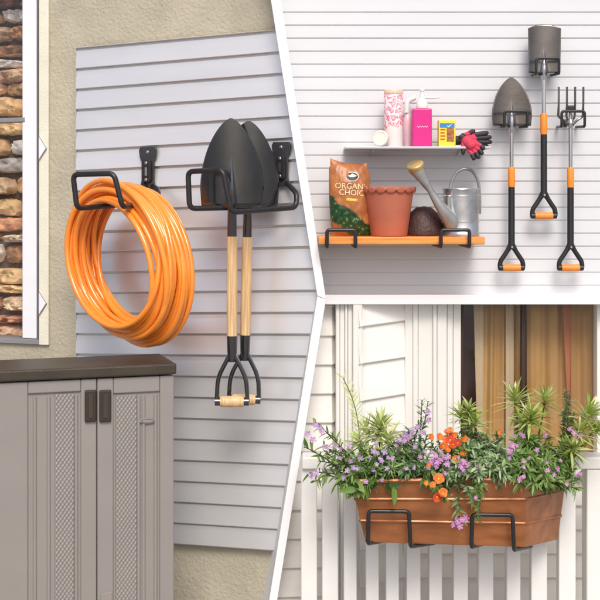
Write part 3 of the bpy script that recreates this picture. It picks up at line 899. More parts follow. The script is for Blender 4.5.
# yellow box
yb_ = thing('carton', 'small yellow carton with a blue and brown printed face', 'box', (X(446.5), yi, zt))
m = MB(); hb = 8.5 * si; m.box((X(446.5) - hb, yi - .018, zt), (X(446.5) + hb, yi + .018, zt + HT(119.5))); bo = m.build('box', M['yellow'], yb_, bevel=.0015, smooth=False)
def patch(x0, x1, p0, p1, k, nm):
    m = MB(); m.box((x0, yi - .0188, zt + HT(p1)), (x1, yi - .0183, zt + HT(p0))); m.build(nm, M[k], bo, smooth=False)
xl = X(446.5)
patch(xl - hb * .85, xl + hb * .85, 122.6, 127, 'blue', 'printed_band'); patch(xl - hb * .05, xl + hb * .8, 127.3, 141, 'brown_print', 'printed_picture')
for i in range(4): patch(xl - hb * .8, xl - hb * (.2 + .08 * (i % 2)), 128.3 + i * 3.2, 129.7 + i * 3.2, 'red', 'printed_line')
m = MB(); m.prism([(xl - hb*.1, yi - .0196, zt + HT(125)), (xl + hb*.15, yi - .0196, zt + HT(126.8)), (xl + hb*.65, yi - .0196, zt + HT(123)), (xl + hb*.15, yi - .0196, zt + HT(125.6))], (0, .0006, 0)); m.build('printed_mark', M['text_white'], bo, smooth=False)
# gloves
def glove(label, wrist, palm_dir, up, fingers, thumb, sc_, loc, split=.5):
    root = thing('glove', label, 'glove', loc, 'pair of red and black gloves')
    d = Vector(palm_dir).normalized(); u = Vector(up); u = (u - d * u.dot(d)).normalized(); wv = Vector(wrist)
    m = MB()
    m.tube([wv, wv + d * .012 * sc_, wv + d * .03 * sc_, wv + d * .05 * sc_, wv + d * .062 * sc_], [.013*sc_, .014*sc_, .020*sc_, .021*sc_, .016*sc_], 16, flat=.98, upv=u)
    b0 = len(m.v)
    m.build('palm', M['glove_red'], root, sub=1, angle=80)
    fm = MB(); rm_ = MB(); tip0 = wv + d * .050 * sc_
    for i, (ang, ln, bend) in enumerate(fingers):
        side = u * ((i - 1.5) * .0105 * sc_)
        dd = (d * math.cos(R(ang)) + u * math.sin(R(ang))).normalized()
        p0 = tip0 + side; p1 = p0 + dd * ln * split * sc_; p2 = p0 + dd * ln * sc_ + Vector(bend)
        rm_.tube([p0 - dd * .008, p0, p0.lerp(p1, .6), p1], [.0072*sc_, .0080*sc_, .0078*sc_, .0076*sc_], 12)
        fm.tube([p1 - (p2 - p1) * .05, p1, p1.lerp(p2, .7), p1.lerp(p2, .92), p2], [.0079*sc_, .0083*sc_, .0078*sc_, .0062*sc_, .0025*sc_], 12)
    dd = (d * math.cos(R(thumb)) + u * math.sin(R(thumb))).normalized(); p0 = wv + d * .020 * sc_ + u * .012 * sc_ * (1 if thumb > 0 else -1)
    rm_.tube([p0, p0 + dd * .014 * sc_, p0 + dd * .022 * sc_], [.0095*sc_, .0088*sc_, .0082*sc_], 12)
    fm.tube([p0 + dd * .020 * sc_, p0 + dd * .022 * sc_, p0 + dd * .034 * sc_, p0 + dd * .040 * sc_], [.0080*sc_, .0086*sc_, .0070*sc_, .003*sc_], 12)
    fm.build('fingertips', M['glove_black'], root, angle=80); rm_.build('fingers', M['glove_red'], root, angle=80)
    cf = MB(); cf.tube([wv - d * .006, wv - d * .005, wv + d * .008, wv + d * .009], [.0135*sc_, .0148*sc_, .0150*sc_, .0142*sc_], 16, flat=.98, upv=u); cf.build('cuff', M['glove_black'], root)
glove('black fingered red glove lying flat along the shelf end', (X(457), -.09, zt + .022), (1, .05, .02), (0, -.25, 1), [(-4, .050, (0,0,-.003)), (0, .060, (0,0,-.002)), (3, .058, (0,0,0)), (6, .048, (0,0,.002))], 28, 1.05, (X(470), -.09, zt), .12)
glove('red glove with black fingertips drooping over the front edge of the shelf', (X(460), -.13, zt + .030), (.66, -.40, -.64), (.70, 0, .72), [(-14, .034, (0,0,-.008)), (-6, .042, (0,0,-.008)), (2, .042, (0,0,-.006)), (10, .036, (0,0,-.003))], -48, .95, (X(465), -.13, zt), .62)

# ------------------------------------------------------------------ orange shelf on two rod hooks
YO = -.225
zo = P(0, 237, YO).z
osf = MB()
osf.box((P(318.5,0,YO).x, YO, zo - .024), (P(485,0,YO).x, -.0105, zo))
tag(osf.build('plank_shelf', M['orange_wood'], smooth=False, bevel=.003), 'orange plank shelf resting on two black rod hooks', 'shelf')
gs = 'rod hooks under the orange shelf'
k0 = thing('shelf_hook', 'black rod hook at the bag end of the orange shelf', 'hook', (P(341,0,0).x, -.006, zo - .03), gs)
yf = YO - .012
xa, xb = P(327, 0, yf).x, P(355.5, 0, yf).x
zb_ = zo - .0305
rod(k0, [(xa, -.01, zb_), (xa, yf, zb_), (xa, yf, P(0, 230, yf).z), (xb, yf, P(0, 230, yf).z), (xb, yf, zb_), (xb, -.01, zb_)], .0058, .010)
m = MB(); m.box((xa + .010, -.0098, zb_ - .002), (xb - .010, -.0044, zb_ + .024)); m.build('bracket_plate', M['bracket'], k0, smooth=False, bevel=.002)
k1 = copy_tree(k0); k1.location.x += (455 - 341) * sc(yf); k1['label'] = 'black rod hook at the watering can end of the orange shelf'

# potting mix bag
yg = -.115
bag = thing('soil_bag', 'orange brown bag of potting soil printed with green vegetables', 'bag', (P(350,0,yg).x, yg, zo))
bx0, bx1 = P(330.5, 0, yg).x, P(370, 0, yg).x
bz1 = P(0, 164, yg).z
def bagpt(a, c):
    s = a * 2 - 1
    puff = (max(0, 1 - abs(s) ** 2.6) ** .7) * (max(0, 1 - abs(c * 2 - 1) ** 3.0) ** .75)
    cr = .0022 * mnoise.noise(Vector((a * 9, c * 13, 2))) + .0011 * mnoise.noise(Vector((a * 21, c * 24, 7)))
    x = bx0 + (bx1 - bx0) * a + (.009 * (c - .5) * -1) + .004 * math.sin(c * 3.1) * (-s) * -1
    x += -.004 * s * (c > .9) 
    zz = zo + .0015 + (bz1 - zo) * c + (.010 * abs(s) ** 2 * (1 if c > .85 else 0) * (c - .85) / .15) - .008 * s * c
    return Vector((x, yg - .036 * puff + (cr * (puff > .02)), zz))
bm_ = MB(); bm_.grid(lambda a, c: bagpt(a, c), 44, 60)
bm_.grid(lambda a, c: (lambda p: Vector((p.x, 2 * yg - p.y + .002, p.z)))(bagpt(1 - a, c)), 44, 60)
def bag_mat():
    m = mat('printed_bag', (.40,.15,.05), .38)
    t = m.node_tree; N = t.nodes; L = t.links
    tc = N.new('ShaderNodeTexCoord'); sp = N.new('ShaderNodeSeparateXYZ'); L.new(tc.outputs['Object'], sp.inputs[0])
    v = N.new('ShaderNodeTexVoronoi'); v.inputs['Scale'].default_value = 75
    nz = N.new('ShaderNodeTexNoise'); nz.inputs['Scale'].default_value = 18; nz.inputs['Detail'].default_value = 5
    L.new(tc.outputs['Object'], nz.inputs['Vector']); L.new(tc.outputs['Object'], v.inputs['Vector'])
    gr = N.new('ShaderNodeValToRGB')
    els = gr.color_ramp.elements; els[0].position = .03; els[0].color = (.26,.38,.16,1); els[1].position = .75; els[1].color = (.008,.035,.012,1)
    e = els.new(.3); e.color = (.02,.09,.025,1)
    L.new(v.outputs['Distance'], gr.inputs[0])
    sc2 = N.new('ShaderNodeMath'); sc2.operation = 'MULTIPLY'; sc2.inputs[1].default_value = 1.0
    br = N.new('ShaderNodeValToRGB'); els = br.color_ramp.elements
    els[0].position = .35; els[0].color = (.30,.09,.03,1); els[1].position = .65; els[1].color = (.50,.19,.06,1)
    L.new(nz.outputs['Fac'], br.inputs[0])
    # green picture below a slanted, wavy line; pale stems at its left
    a1 = N.new('ShaderNodeMath'); a1.operation = 'MULTIPLY_ADD'; a1.inputs[1].default_value = .75
    L.new(sp.outputs[0], a1.inputs[0]); L.new(sp.outputs[2], a1.inputs[2])
    a2 = N.new('ShaderNodeMath'); a2.operation = 'MULTIPLY_ADD'; a2.inputs[1].default_value = .05
    L.new(nz.outputs['Fac'], a2.inputs[0]); L.new(a1.outputs[0], a2.inputs[2])
    r2 = N.new('ShaderNodeMapRange'); r2.inputs['From Min'].default_value = .112; r2.inputs['From Max'].default_value = .104
    L.new(a2.outputs[0], r2.inputs[0])
    bot = N.new('ShaderNodeMapRange'); bot.inputs['From Min'].default_value = .022; bot.inputs['From Max'].default_value = .034
    L.new(a2.outputs[0], bot.inputs[0])
    mm = N.new('ShaderNodeMath'); mm.operation = 'MULTIPLY'; L.new(r2.outputs[0], mm.inputs[0]); L.new(bot.outputs[0], mm.inputs[1])
    mx = N.new('ShaderNodeMix'); mx.data_type = 'RGBA'
    L.new(mm.outputs[0], mx.inputs[0]); L.new(br.outputs[0], mx.inputs['A']); L.new(gr.outputs[0], mx.inputs['B'])
    L.new(mx.outputs['Result'], N['Principled BSDF'].inputs['Base Color'])
    return m
bag_o = bm_.build('sack', bag_mat(), bag, angle=80)
def on_bag(cx, cz, extra=.0012, tilt=0.0):
    def fn(p):
        x, z_ = cx + p.x * math.cos(tilt) - p.y * math.sin(tilt), cz + p.y * math.cos(tilt) + p.x * math.sin(tilt)
        c = max(.01, min(.99, (z_ - zo) / (bz1 - zo))); a = max(.01, min(.99, (x - bx0 + .009 * (c - .5)) / (bx1 - bx0)))
        return Vector((x, bagpt(a, c).y - extra - p.z, z_))
    return fn
bxm = P(352, 0, yg - .03)
mesh_obj('lettering', text_mesh('ORGANIC', .0255), M['text_cream'], bag_o, on_bag(P(353,0,yg-.03).x, P(0,186.5,yg-.03).z, tilt=-.05))
mesh_obj('lettering', text_mesh('CHOICE', .0255), M['text_cream'], bag_o, on_bag(P(353.5,0,yg-.03).x, P(0,193,yg-.03).z, tilt=-.05))
def bag_patch(nm, poly, k, extra):
    me = bpy.data.meshes.new(nm); n = len(poly)
    c = (sum(p[0] for p in poly) / n, sum(p[1] for p in poly) / n)
    vs = [(c[0], c[1], 0)] + [(x, z_, 0) for x, z_ in poly]
    me.from_pydata(vs, [], [(0, 1 + i, 1 + (i + 1) % n) for i in range(n)])
    return mesh_obj(nm, me, M[k], bag_o, on_bag(0, 0, extra))
def pz_(px, py): p = P(px, py, yg - .03); return (p.x, p.z)
def ell(px, py, rx, ry, n=28): 
    x, z_ = pz_(px, py); s = sc(yg - .03)
    return [(x + rx * s * math.cos(2*PI*i/n), z_ + ry * s * math.sin(2*PI*i/n)) for i in range(n)]
bag_patch('emblem', ell(352.3, 176.5, 6.4, 4.6), 'text_white', .0010)
bag_patch('emblem_ring', ell(352.3, 176.5, 5.8, 4.1), 'text_black', .0016)
bag_patch('emblem_mark', [pz_(348, 176), pz_(352.5, 173.5), pz_(357, 176), pz_(354, 177), pz_(350, 177)], 'text_white', .0022)
bag_patch('label_band', [pz_(346.5, 198), pz_(357.5, 199), pz_(357.3, 201.5), pz_(346.3, 200.5)], 'text_yellow', .0012)
bag_patch('label_band', [pz_(331.5, 176), pz_(340.5, 175), pz_(341, 178), pz_(332, 179.5)], 'text_yellow', .0012)
for i in range(7):
    a = R(20 + i * 23); x, y = 344 - 6 * math.cos(a) + i*.6, 214 - 9 * math.sin(a) + i
    bag_patch('printed_leaf', [pz_(x, y), pz_(x + 3.4, y - 3), pz_(x + 6, y + 2), pz_(x + 2.5, y + 5)], ['leaf_print', 'leaf_print2'][i % 2], .0010) if False else None

# terracotta pot
yt = -.125
xp = P(389, 0, yt).x; st_ = sc(yt)
pot = thing('flower_pot', 'terracotta plastic pot with a scalloped rim', 'pot', (xp, yt, zo))
m = MB(); H = (237 - 190) * st_
r0, r1 = 18.3 * st_, 24.2 * st_
m.lathe([(.001, .001), (r0*.97, .001), (r0, .004), (r1, H - .012), (r1 * 1.03, H - .010), (r1*.98, H - .002), (r1*.93, H - .006), (r0*.9, .03), (.001, .028)], 48, (xp, yt, zo), cap=False)
m.build('pot_body', M['terracotta'], pot)
m = MB(); nS = 16; ns = 160
prof = []
b0 = 0
def rimfn(a, c):
    th = a * 2 * PI
    lobe = abs(math.cos(th * nS / 2)) ** .5 * .6
    # outside of the rim from lower scalloped edge up and over
    rr_, zz = [(r1 * 1.0, H - .004 - .013 * lobe), (r1 * 1.075, H - .005 - .012 * lobe), (r1 * 1.12, H - .002 - .004 * lobe), (r1 * (1.11 + .02 * lobe), H + .003 + .004 * lobe), (r1 * 1.06, H + .005 + .005 * lobe), (r1 * .98, H + .003), (r1 * .96, H - .006)][int(round(c * 6))]
    return (xp + rr_ * math.cos(th), yt + rr_ * math.sin(th), zo + zz)
m.grid(rimfn, ns, 6); m.build('rim', M['terracotta'], pot, angle=60)

# dark brown dome behind the pot
yd = -.075
dm = MB(); sd_ = sc(yd); xd = P(424, 0, yd).x
dm.lathe([(20.5*sd_, .0), (21*sd_, .004), (20.3*sd_, .02), (18*sd_, .048), (14*sd_, .073), (8*sd_, .090), (.001, .096)], 40, (0, 0, 0), cap=True)
for v in dm.v:
    v.y *= .85
    k = 1 + .035 * mnoise.noise(Vector((v.x * 30, v.y * 30, v.z * 30)))
    v *= k
    v += Vector((xd, yd, zo))
    v.z = max(v.z, zo + .0008)
tag(dm.build('upturned_bowl', M['brown_dome'], angle=70), 'dark brown fibrous upturned bowl between the pot and the watering can', 'bowl')

# watering can
yc = -.105
sw_ = sc(yc); xc = P(460.8, 0, yc).x
wc = thing('watering_can', 'galvanised steel watering can with a long spout and brass rose', 'watering can', (xc, yc, zo))
m = MB(); rb = 18.6 * sw_; Hc = (237 - 191.5) * sw_
prof = [(.001, .001), (rb*.985, .001), (rb, .003), (rb, .008), (rb*.975, .010), (rb*.965, Hc*.30), (rb*.985, Hc*.305), (rb*.985, Hc*.33), (rb*.965, Hc*.335), (rb*.955, Hc*.85), (rb*.98, Hc*.86), (rb*.98, Hc*.885), (rb*.955, Hc*.89), (rb*.955, Hc), (rb*.99, Hc + .003), (rb*.97, Hc + .006), (rb*.93, Hc + .003), (rb*.92, Hc*.9), (.001, Hc*.88)]
m.lathe(prof, 48, (xc, yc, zo), cap=False); m.build('can_body', M['galv'], wc, angle=40)
m = MB(); yq = yc - .045
def wq(px, py, y): return P(px, py, y)
m.tube([wq(455, 227, yq + .02), wq(450, 219, yq), wq(438, 203, yq - .012), wq(430, 190, yq - .016), wq(422.5, 178, yq - .018), wq(415.5, 167.5, yq - .02)],
       [.029, .025, .0150, .0100, .0175, .0265], 28)
sp_ = m.build('spout', M['galv_dull'], wc, angle=60)
a0, a1 = wq(416.2, 168.6, yq - .02), wq(414.5, 163.2, yq - .024)
m = MB(); dd = Vector((-.30, -.42, .86)).normalized()
a0 = a0 + dd * .009
m.tube([a0 - dd * .010, a0, a0 + dd * .006, a0 + dd * .009, a0 + dd * .0098], [.0255, .0285, .0288, .026, .001], 32); m.build('rose', M['brass'], sp_, angle=50)
m = MB()
m.tube(rounded([wq(449.5, 193, yc - .01), wq(451.5, 181, yc), wq(457, 171.5, yc), wq(465, 168, yc), wq(473, 171, yc), wq(478.5, 181, yc), wq(479.8, 197, yc), wq(479.5, 214, yc)], .02, 5), .0052, 12, flat=1.5)
m.build('handle', M['galv_dull'], wc)
m = MB(); m.lathe([(.0115, 0), (.012, .002), (.011, .06), (.013, .064), (.012, .066)], 20, (P(450,0,yc-.05).x, yc - .035, P(0, 216, yc - .05).z)); m.build('filler_neck', M['galv'], wc)
m = MB(); m.tube([wq(437, 199, yq - .012), wq(444, 196, yc - .03), wq(449, 195.5, yc - .03)], .0022, 8); m.build('brace', M['galv_dull'], wc)

# ------------------------------------------------------------------ three long tools
def tool(name, label, cat, px, head, pyS0, pyO0, pyO1, pyB, pyG):
    """px: shaft column; shaft pyS0..pyO0 steel, pyO0..pyO1 orange, to pyB black, D grip ends at pyG"""
    y = -.062; s = sc(y); x = P(px, 0, y).x
    Z = lambda py: P(0, py, y).z
    root = thing(name, label, cat, (x, y, Z(pyG)), 'long handled tools on the white slat wall')
    m = MB(); m.tube([(x, y, Z(pyS0)), (x, y, Z(pyO0 + 1))], [.0072, .0068], 14); m.build('shaft', M['chrome'], root)
    m = MB(); m.tube([(x, y, Z(pyO0)), (x, y, Z(pyO0 + 1)), (x, y, Z(pyO1 - 1)), (x, y, Z(pyO1))], [.0105, .0118, .0118, .0108], 16); m.build('collar', M['orange_plastic'], root)
    m = MB(); m.tube([(x, y, Z(pyO1)), (x, y, Z(pyO1 + 2)), (x, y, Z(pyB - 4)), (x, y, Z(pyB + 2))], [.0105, .0108, .0110, .0125], 16); m.build('sleeve', M['black_shaft'], root)
    m = MB()
    for sg in (-1, 1):
        pts = rounded([(x + sg * .002, y, Z(pyB - 2)), (x + sg * .020, y, Z(pyB + 7)), (x + sg * .036, y, Z(pyB + 14)), (x + sg * .0385, y, Z(pyG - 6)), (x + sg * .036, y, Z(pyG - 2.5))], .03, 4)
        m.tube(pts, [.0105] + [.0078] * (len(pts) - 1), 12)
        m.tube([(x + sg * .029, y, Z(pyG - 4.2)), (x + sg * .041, y, Z(pyG - 4.2))], .0098, 12)
    m.lathe([(.0125, 0), (.013, .006), (.012, .012)], 14, (x, y, Z(pyB + 2)))
    dh = m.build('d_handle', M['black_shaft'], root)
    c = MB(); c.tube([(x, y - .0128, Z(pyB)), (x, y - .0145, Z(pyB))], .0035, 10); c.build('rivet', M['screw'], dh)
    m = MB(); zz = Z(pyG - 4.2); n = 15
    m.tube([(x + (-.029 + .058 * i / n), y, zz) for i in range(n + 1)], [.0108 + (.0012 if i % 2 else 0) for i in range(n + 1)], 16); m.build('grip', M['orange_plastic'], root, angle=60)
    hx = x
    if head == 'round':
        m = MB(); blade(m, x, Z(126), Z(77), 20.0 * s, y + .006, 'round', .016, .012, flip=-1); m.build('blade', M['steel_blade'], root, solid=.0025, angle=70)
        m = MB(); m.tube([(x, y - .004, Z(110)), (x, y - .004, Z(118)), (x, y, Z(127)), (x, y, Z(133))], [.002, .009, .0105, .0075], 14); m.build('socket', M['chrome'], root)
    elif head == 'square':
        m = MB(); blade(m, x + .001, Z(73), Z(24), 16.5 * s, y + .006, 'square', .014, .012, flip=-1); m.build('blade', M['steel_blade'], root, solid=.0025, angle=70)
        m = MB(); m.tube([(x, y - .004, Z(60)), (x, y - .004, Z(66)), (x, y, Z(72)), (x, y, Z(80))], [.002, .009, .0105, .0075], 14); m.build('socket', M['chrome'], root)
    else:
        m = MB()
        bz = Z(121)
        for k in (-1.5, -.5, .5, 1.5):
            xx = x + k * 8.2 * s
            m.tube(rounded([(x + k * .006, y - .001, Z(124)), (xx * .6 + x * .4, y, Z(119.5)), (xx, y, Z(117)), (xx, y - .008, Z(104)), (xx + .001, y - .004, Z(87))], .02, 4), [.0040] * 12 + [.0036] * 8 + [.0016], 8)
        m.build('tines', M['steel_blade'], root)
        m = MB(); m.box((x - .0115, y - .009, Z(111)), (x + .0115, y + .007, Z(105.5))); m.build('tine_guard', M['black_shaft'], root, smooth=False, bevel=.004)
        m = MB(); m.lathe([(.0075, 0), (.0125, .012), (.0125, .020), (.008, .028)], 16, (x, y, Z(128))); m.tube([(x, y, Z(122)), (x, y, Z(110))], .006, 10); m.build('socket', M['chrome'], root)
    return root
tool('round_shovel', 'steel round point shovel with orange grip hung beside the gloves', 'shovel', 511.5, 'round', 126, 167, 187, 247, 272)
tool('square_spade', 'steel square spade with orange grip hung highest on the wall', 'spade', 543.8, 'square', 72, 113.5, 134.5, 195, 220)
tool('garden_fork', 'four tined garden fork with orange grip on the white slat wall', 'fork', 570.5, 'fork', 126, 167.5, 187.5, 247, 272)
gt = 'small rod hooks holding the long tools'
y0 = -.102
t0 = thing('tool_hook', 'small black rod hook across the round point shovel', 'hook', P(515, 127, 0), gt)
xa, xb = P(504.3, 0, y0).x, P(527.3, 0, y0).x
za, zb = P(0, 126.5, y0).z, P(0, 111.3, y0).z
rod(t0, [(xa + .006, -.008, za + .004), (xa, y0, za), (xa, y0, zb), (xb, y0, zb), (xb, y0, za), (xb - .006, -.008, za + .004)], .0046, .009)
m = MB(); m.box((xa + .026, -.0085, za + .004), (xb - .036, -.0044, za + .03)); m.build('bracket_plate', M['bracket'], t0, smooth=False, bevel=.002)
for (px, py, lb) in ((547.6, 74, 'small black rod hook across the square spade'), (573.2, 127, 'small black rod hook across the garden fork')):
    c = copy_tree(t0); c.location = t0.location + Vector(((px - 515.8) * sc(y0), 0, -(py - 127) * sc(y0))); c['label'] = lb

# ------------------------------------------------------------------ plants in the planter
rp = random.Random(21)
def leaf(mb, base, d, up, ln, wd, curl=.25, tone=.5, n=4, fold=.25):
    """a narrow pointed leaf, folded along its midrib and curling down"""
    d = d.normalized(); side = d.cross(up)
    side = side.normalized() if side.length > 1e-5 else d.orthogonal().normalized()
    nn = side.cross(d).normalized()
    mb.cur = max(0.001, min(.999, tone))
    b0 = len(mb.v)
    for i in range(n + 1):
        t = i / n
        c = base + d * (ln * t) - Vector((0,0,1)) * (curl * ln * t * t) 
        wv = wd * .5 * (math.sin(PI * min(1, .12 + t * .88)) ** .8)
        if i == n: wv = wd * .02
        mb.v += [c - side * wv + nn * wv * fold, c, c + side * wv + nn * wv * fold]
    for i in range(n):
        a = b0 + i * 3
        mb.face([a, a+1, a+4, a+3]); mb.face([a+1, a+2, a+5, a+4])

def stem_path(base, tip, sag, n=8, jit=.004):
    out = []
    for i in range(n + 1):
        t = i / n
        p = base.lerp(tip, t)
        p = p + Vector((0, 0, sag * 4 * t * (1 - t)))
        if 0 < i < n: p = p + Vector((rp.uniform(-jit, jit), rp.uniform(-jit, jit), rp.uniform(-jit, jit)))
        out.append(p)
    return out

def rnd_dir(up=.0):
    v = Vector((rp.gauss(0, 1), rp.gauss(0, 1), rp.gauss(0, 1) + up))
    return v.normalized()

def flower(parent, c, face, r, m, petals=5, name='flower', eye=True, tone=.5):
    f = MB(); face = face.normalized(); a = face.orthogonal().normalized(); b = face.cross(a)
    ph = rp.random() * 6
    for k in range(petals):
        an = ph + 2 * PI * k / petals
        d = (a * math.cos(an) + b * math.sin(an)); s = face.cross(d)
        f.cur = max(.01, min(.99, tone + rp.uniform(-.25, .25)))
        lk = rp.uniform(.8, 1.15); cup = rp.uniform(.2, .75)
        w_ = r * 1.9 * math.sin(PI / petals) * (.33 if 'lilac' in m.name or 'pink' in m.name else .66)
        pr = [(0, .10), (.35, .62), (.7, 1.0), (.95, .72), (1.02, .15)]
        b0 = len(f.v)
        for t, wv in pr:
            cc = c + d * r * t * lk + face * (r * cup * t * (1 - .55 * t))
            f.v += [cc - s * w_ * wv + face * r * .05, cc, cc + s * w_ * wv + face * r * .05]
        for i in range(len(pr) - 1):
            q_ = b0 + i * 3
            f.face([q_, q_+1, q_+4, q_+3]); f.face([q_+1, q_+2, q_+5, q_+4])
    o = f.build(name, m, parent, solid=-1)
    if eye:
        e = MB(); Mx = Matrix.Translation(c + face * r * .06) @ face.to_track_quat('Z', 'Y').to_matrix().to_4x4()
        e.lathe([(r*.2, 0), (r*.17, r*.12), (.0001, r*.16)], 8, M=Mx); e.build('flower_eye', M['eye_yellow'], o)
    return o

def plant(name, label, base, cat='plant', group=None):
    return thing(name, label, cat, base, group)

SOILY = -.43
def soil(px, y=SOILY): return P(px, 482, y)

def rosette_plant(label, base, heads, leafm, ln=.075, wd=.012, n=46, tone0=.6):
    root = plant('spiky_plant', label, base, group='spiky plants in the planter')
    st = MB(); lf = MB()
    for (px, py, y, size) in heads:
        tip = P(px, py, y)
        pth = stem_path(base + Vector((rp.uniform(-.02, .02), rp.uniform(-.02, .02), -.02)), tip, .01)
        st.tube(pth, [.004 - .002 * i / len(pth) for i in range(len(pth))], 6)
        ax = (tip - pth[-4]).normalized()
        n2 = int(n * size)
        for k in range(n2):
            t = k / n2
            an = k * 2.4 + rp.random() * .6
            a = ax.orthogonal().normalized(); b = ax.cross(a)
            el = -.15 + 1.35 * t + rp.uniform(-.15, .15)       # the oldest leaves spread flat, the young ones stand up
            rad_ = (a * math.cos(an) + b * math.sin(an))
            d = rad_ * math.cos(el) + ax * math.sin(el)
            org = tip - ax * (.030 * size * (1 - t))
            leaf(lf, org, d, ax, ln * 1.12 * size * rp.uniform(.7, 1.2) * (1 - .3 * t), wd * .72 * size * rp.uniform(.8, 1.2), rp.uniform(.0, .3), tone0 + rp.uniform(-.32, .36), 5)
        for i in range(3, len(pth) - 1):
            for q_ in range(3):
                d = rnd_dir(.4); leaf(lf, pth[i], d, Vector((0,0,1)), ln * .7 * size * rp.uniform(.6, 1), wd * .7 * size, .3, tone0 - .2 + rp.uniform(-.25, .3), 4)
    st.build('stem', M['stem'], root); lf.build('foliage', leafm, root, solid=-1, angle=80)
    return root

def bushy_plant(name, label, base, tips, leafm, ln, wd, per=26, sag=.0, flowers=(), fm=None, fr=.012, petals=5, stemm='stem', tone0=.5, extra=True, fname='flower'):
    root = plant(name, label, base)
    st = MB(); lf = MB()
    if extra: per = int(per * 2.0); ln *= .86; wd *= .82
    if extra: tips = list(tips) + [(a + rp.uniform(-12, 12), b + rp.uniform(-9, 8), c + rp.uniform(-.02, .02)) for a, b, c in tips if c > -.57 and b < 474 and b > 428] + [(a + rp.uniform(-9, 9), b + rp.uniform(-5, 12), c + rp.uniform(-.01, .02)) for a, b, c in tips if c > -.57 and b < 478]
    for (px, py, y) in tips:
        tip = P(px, py, y)
        pth = stem_path(base + Vector((rp.uniform(-.035, .035), rp.uniform(-.03, .02), -.02)), tip, sag + rp.uniform(-.004, .012), 9, .003)
        st.tube(pth, [.0026 - .0014 * i / len(pth) for i in range(len(pth))], 5)
        for k in range(per):
            t = .12 + .88 * (k + rp.random()) / per
            f_ = t * (len(pth) - 1); i = min(int(f_), len(pth) - 2)
            p = pth[i].lerp(pth[i+1], f_ - i); ax = (pth[i+1] - pth[i]).normalized()
            r_ = rnd_dir(); r_ = (r_ - ax * r_.dot(ax)).normalized()
            d = (r_ + ax * rp.uniform(.15, .9) + Vector((0,0,.15))).normalized()
            leaf(lf, p, d, (ax + Vector((0,-.4,.6))).normalized(), ln * rp.uniform(.6, 1.2), wd * rp.uniform(.7, 1.25), rp.uniform(0, .45), tone0 + rp.uniform(-.42, .45), 4)
    st.build('stem', M[stemm], root); lf.build('foliage', leafm, root, solid=-1, angle=80)
    if fm and extra:
        for (px, py, y) in tips:
            if rp.random() < .38: flowers = list(flowers) + [(px + rp.uniform(-5, 5), py - rp.uniform(0, 6), y - .025, fm.name, fr * rp.uniform(.62, .9))]
    for fl in flowers:
        px, py, y = fl[:3]; mm = (M.get(fl[3]) or fm) if len(fl) > 3 else fm; r_ = fl[4] if len(fl) > 4 else fr
        flower(root, P(px, py, y), Vector((rp.uniform(-.6, .6), -1, rp.uniform(-.1, .7))), r_, mm, petals, fname)
    return root

# pale variegated plant rising at the left, with an airy frond above
rosette_plant('pale variegated spiky plant near the left end of the planter', soil(378, -.40),
    [(367, 431, -.40, .95), (380, 424, -.42, 1.05), (389, 437, -.46, .85), (358, 440, -.44, .8)], M['leaf_var'], ln=.078, n=42, tone0=.68)
fd = plant('feathery_plant', 'thin pale feathery frond standing up against the corner trim', soil(366, -.36))
m = MB(); l_ = MB(); pth = [P(362, 470, -.36), P(360, 440, -.36), P(357, 414, -.36), P(351, 394, -.35), P(343, 378, -.34)]
pth = rounded(pth, .04, 5); m.tube(pth, .0016, 5)
for i in range(4, len(pth)):
    for sg in (-1, 1):
        ax = (pth[i] - pth[i-1]).normalized()
        leaf(l_, pth[i], ax * .75 + Vector((sg * .75, 0, .1)), Vector((0,-1,0)), .038 * (1 - .3 * i / len(pth)), .0045, -.05, .8 + rp.uniform(-.2, .19), 3)
m.build('stem', M['stem'], fd); l_.build('foliage', M['leaf_var'], fd, solid=-1)
# lilac fan flowers sprawling left
bushy_plant('trailing_plant', 'dark stemmed plant with lilac flowers sprawling past the left end of the planter', soil(368, -.46),
    [(304, 447, -.5), (313, 421, -.45), (309, 473, -.52), (322, 446, -.48), (332, 466, -.52), (318, 461, -.47), (345, 489, -.54), (334, 486, -.5), (352, 496, -.55), (327, 433, -.45), (340, 452, -.5), (313, 482, -.53)], M['leaf_mid'], .032, .0085, per=17, sag=.018,
    flowers=[(308, 434, -.5), (313, 440, -.49), (320, 428, -.46), (322, 432, -.47), (316, 473, -.53), (311, 476, -.53), (327, 447, -.49), (315, 425, -.46)], fm=M['petal_lilac'], fr=.0100, petals=5, stemm='stem_dark', tone0=.6, extra=False)
bushy_plant('fine_leaved_plant', 'bright green fine leaved plant filling the gap under the pale variegated plant', soil(372, -.46),
    [(352, 452, -.47), (362, 448, -.47), (372, 446, -.47), (346, 463, -.5), (358, 466, -.52), (368, 461, -.5), (382, 458, -.5), (392, 450, -.47), (340, 458, -.48), (376, 472, -.54), (390, 470, -.54), (352, 474, -.54), (404, 462, -.52), (333, 450, -.47)],
    M['leaf_mid'], .030, .0062, per=24, tone0=.68, flowers=[(349, 446, -.5), (360, 458, -.53), (374, 452, -.52)], fm=M['petal_lilac'], fr=.0095)
# big dark leaves at the left lip
bushy_plant('leafy_plant', 'broad leaved green plant hanging over the left lip of the planter', soil(372, -.48),
    [(350, 480, -.54), (343, 475, -.52), (356, 491, -.56), (398, 488, -.56), (365, 470, -.54)], M['leaf_mid'], .050, .019, per=9, tone0=.4, extra=False)
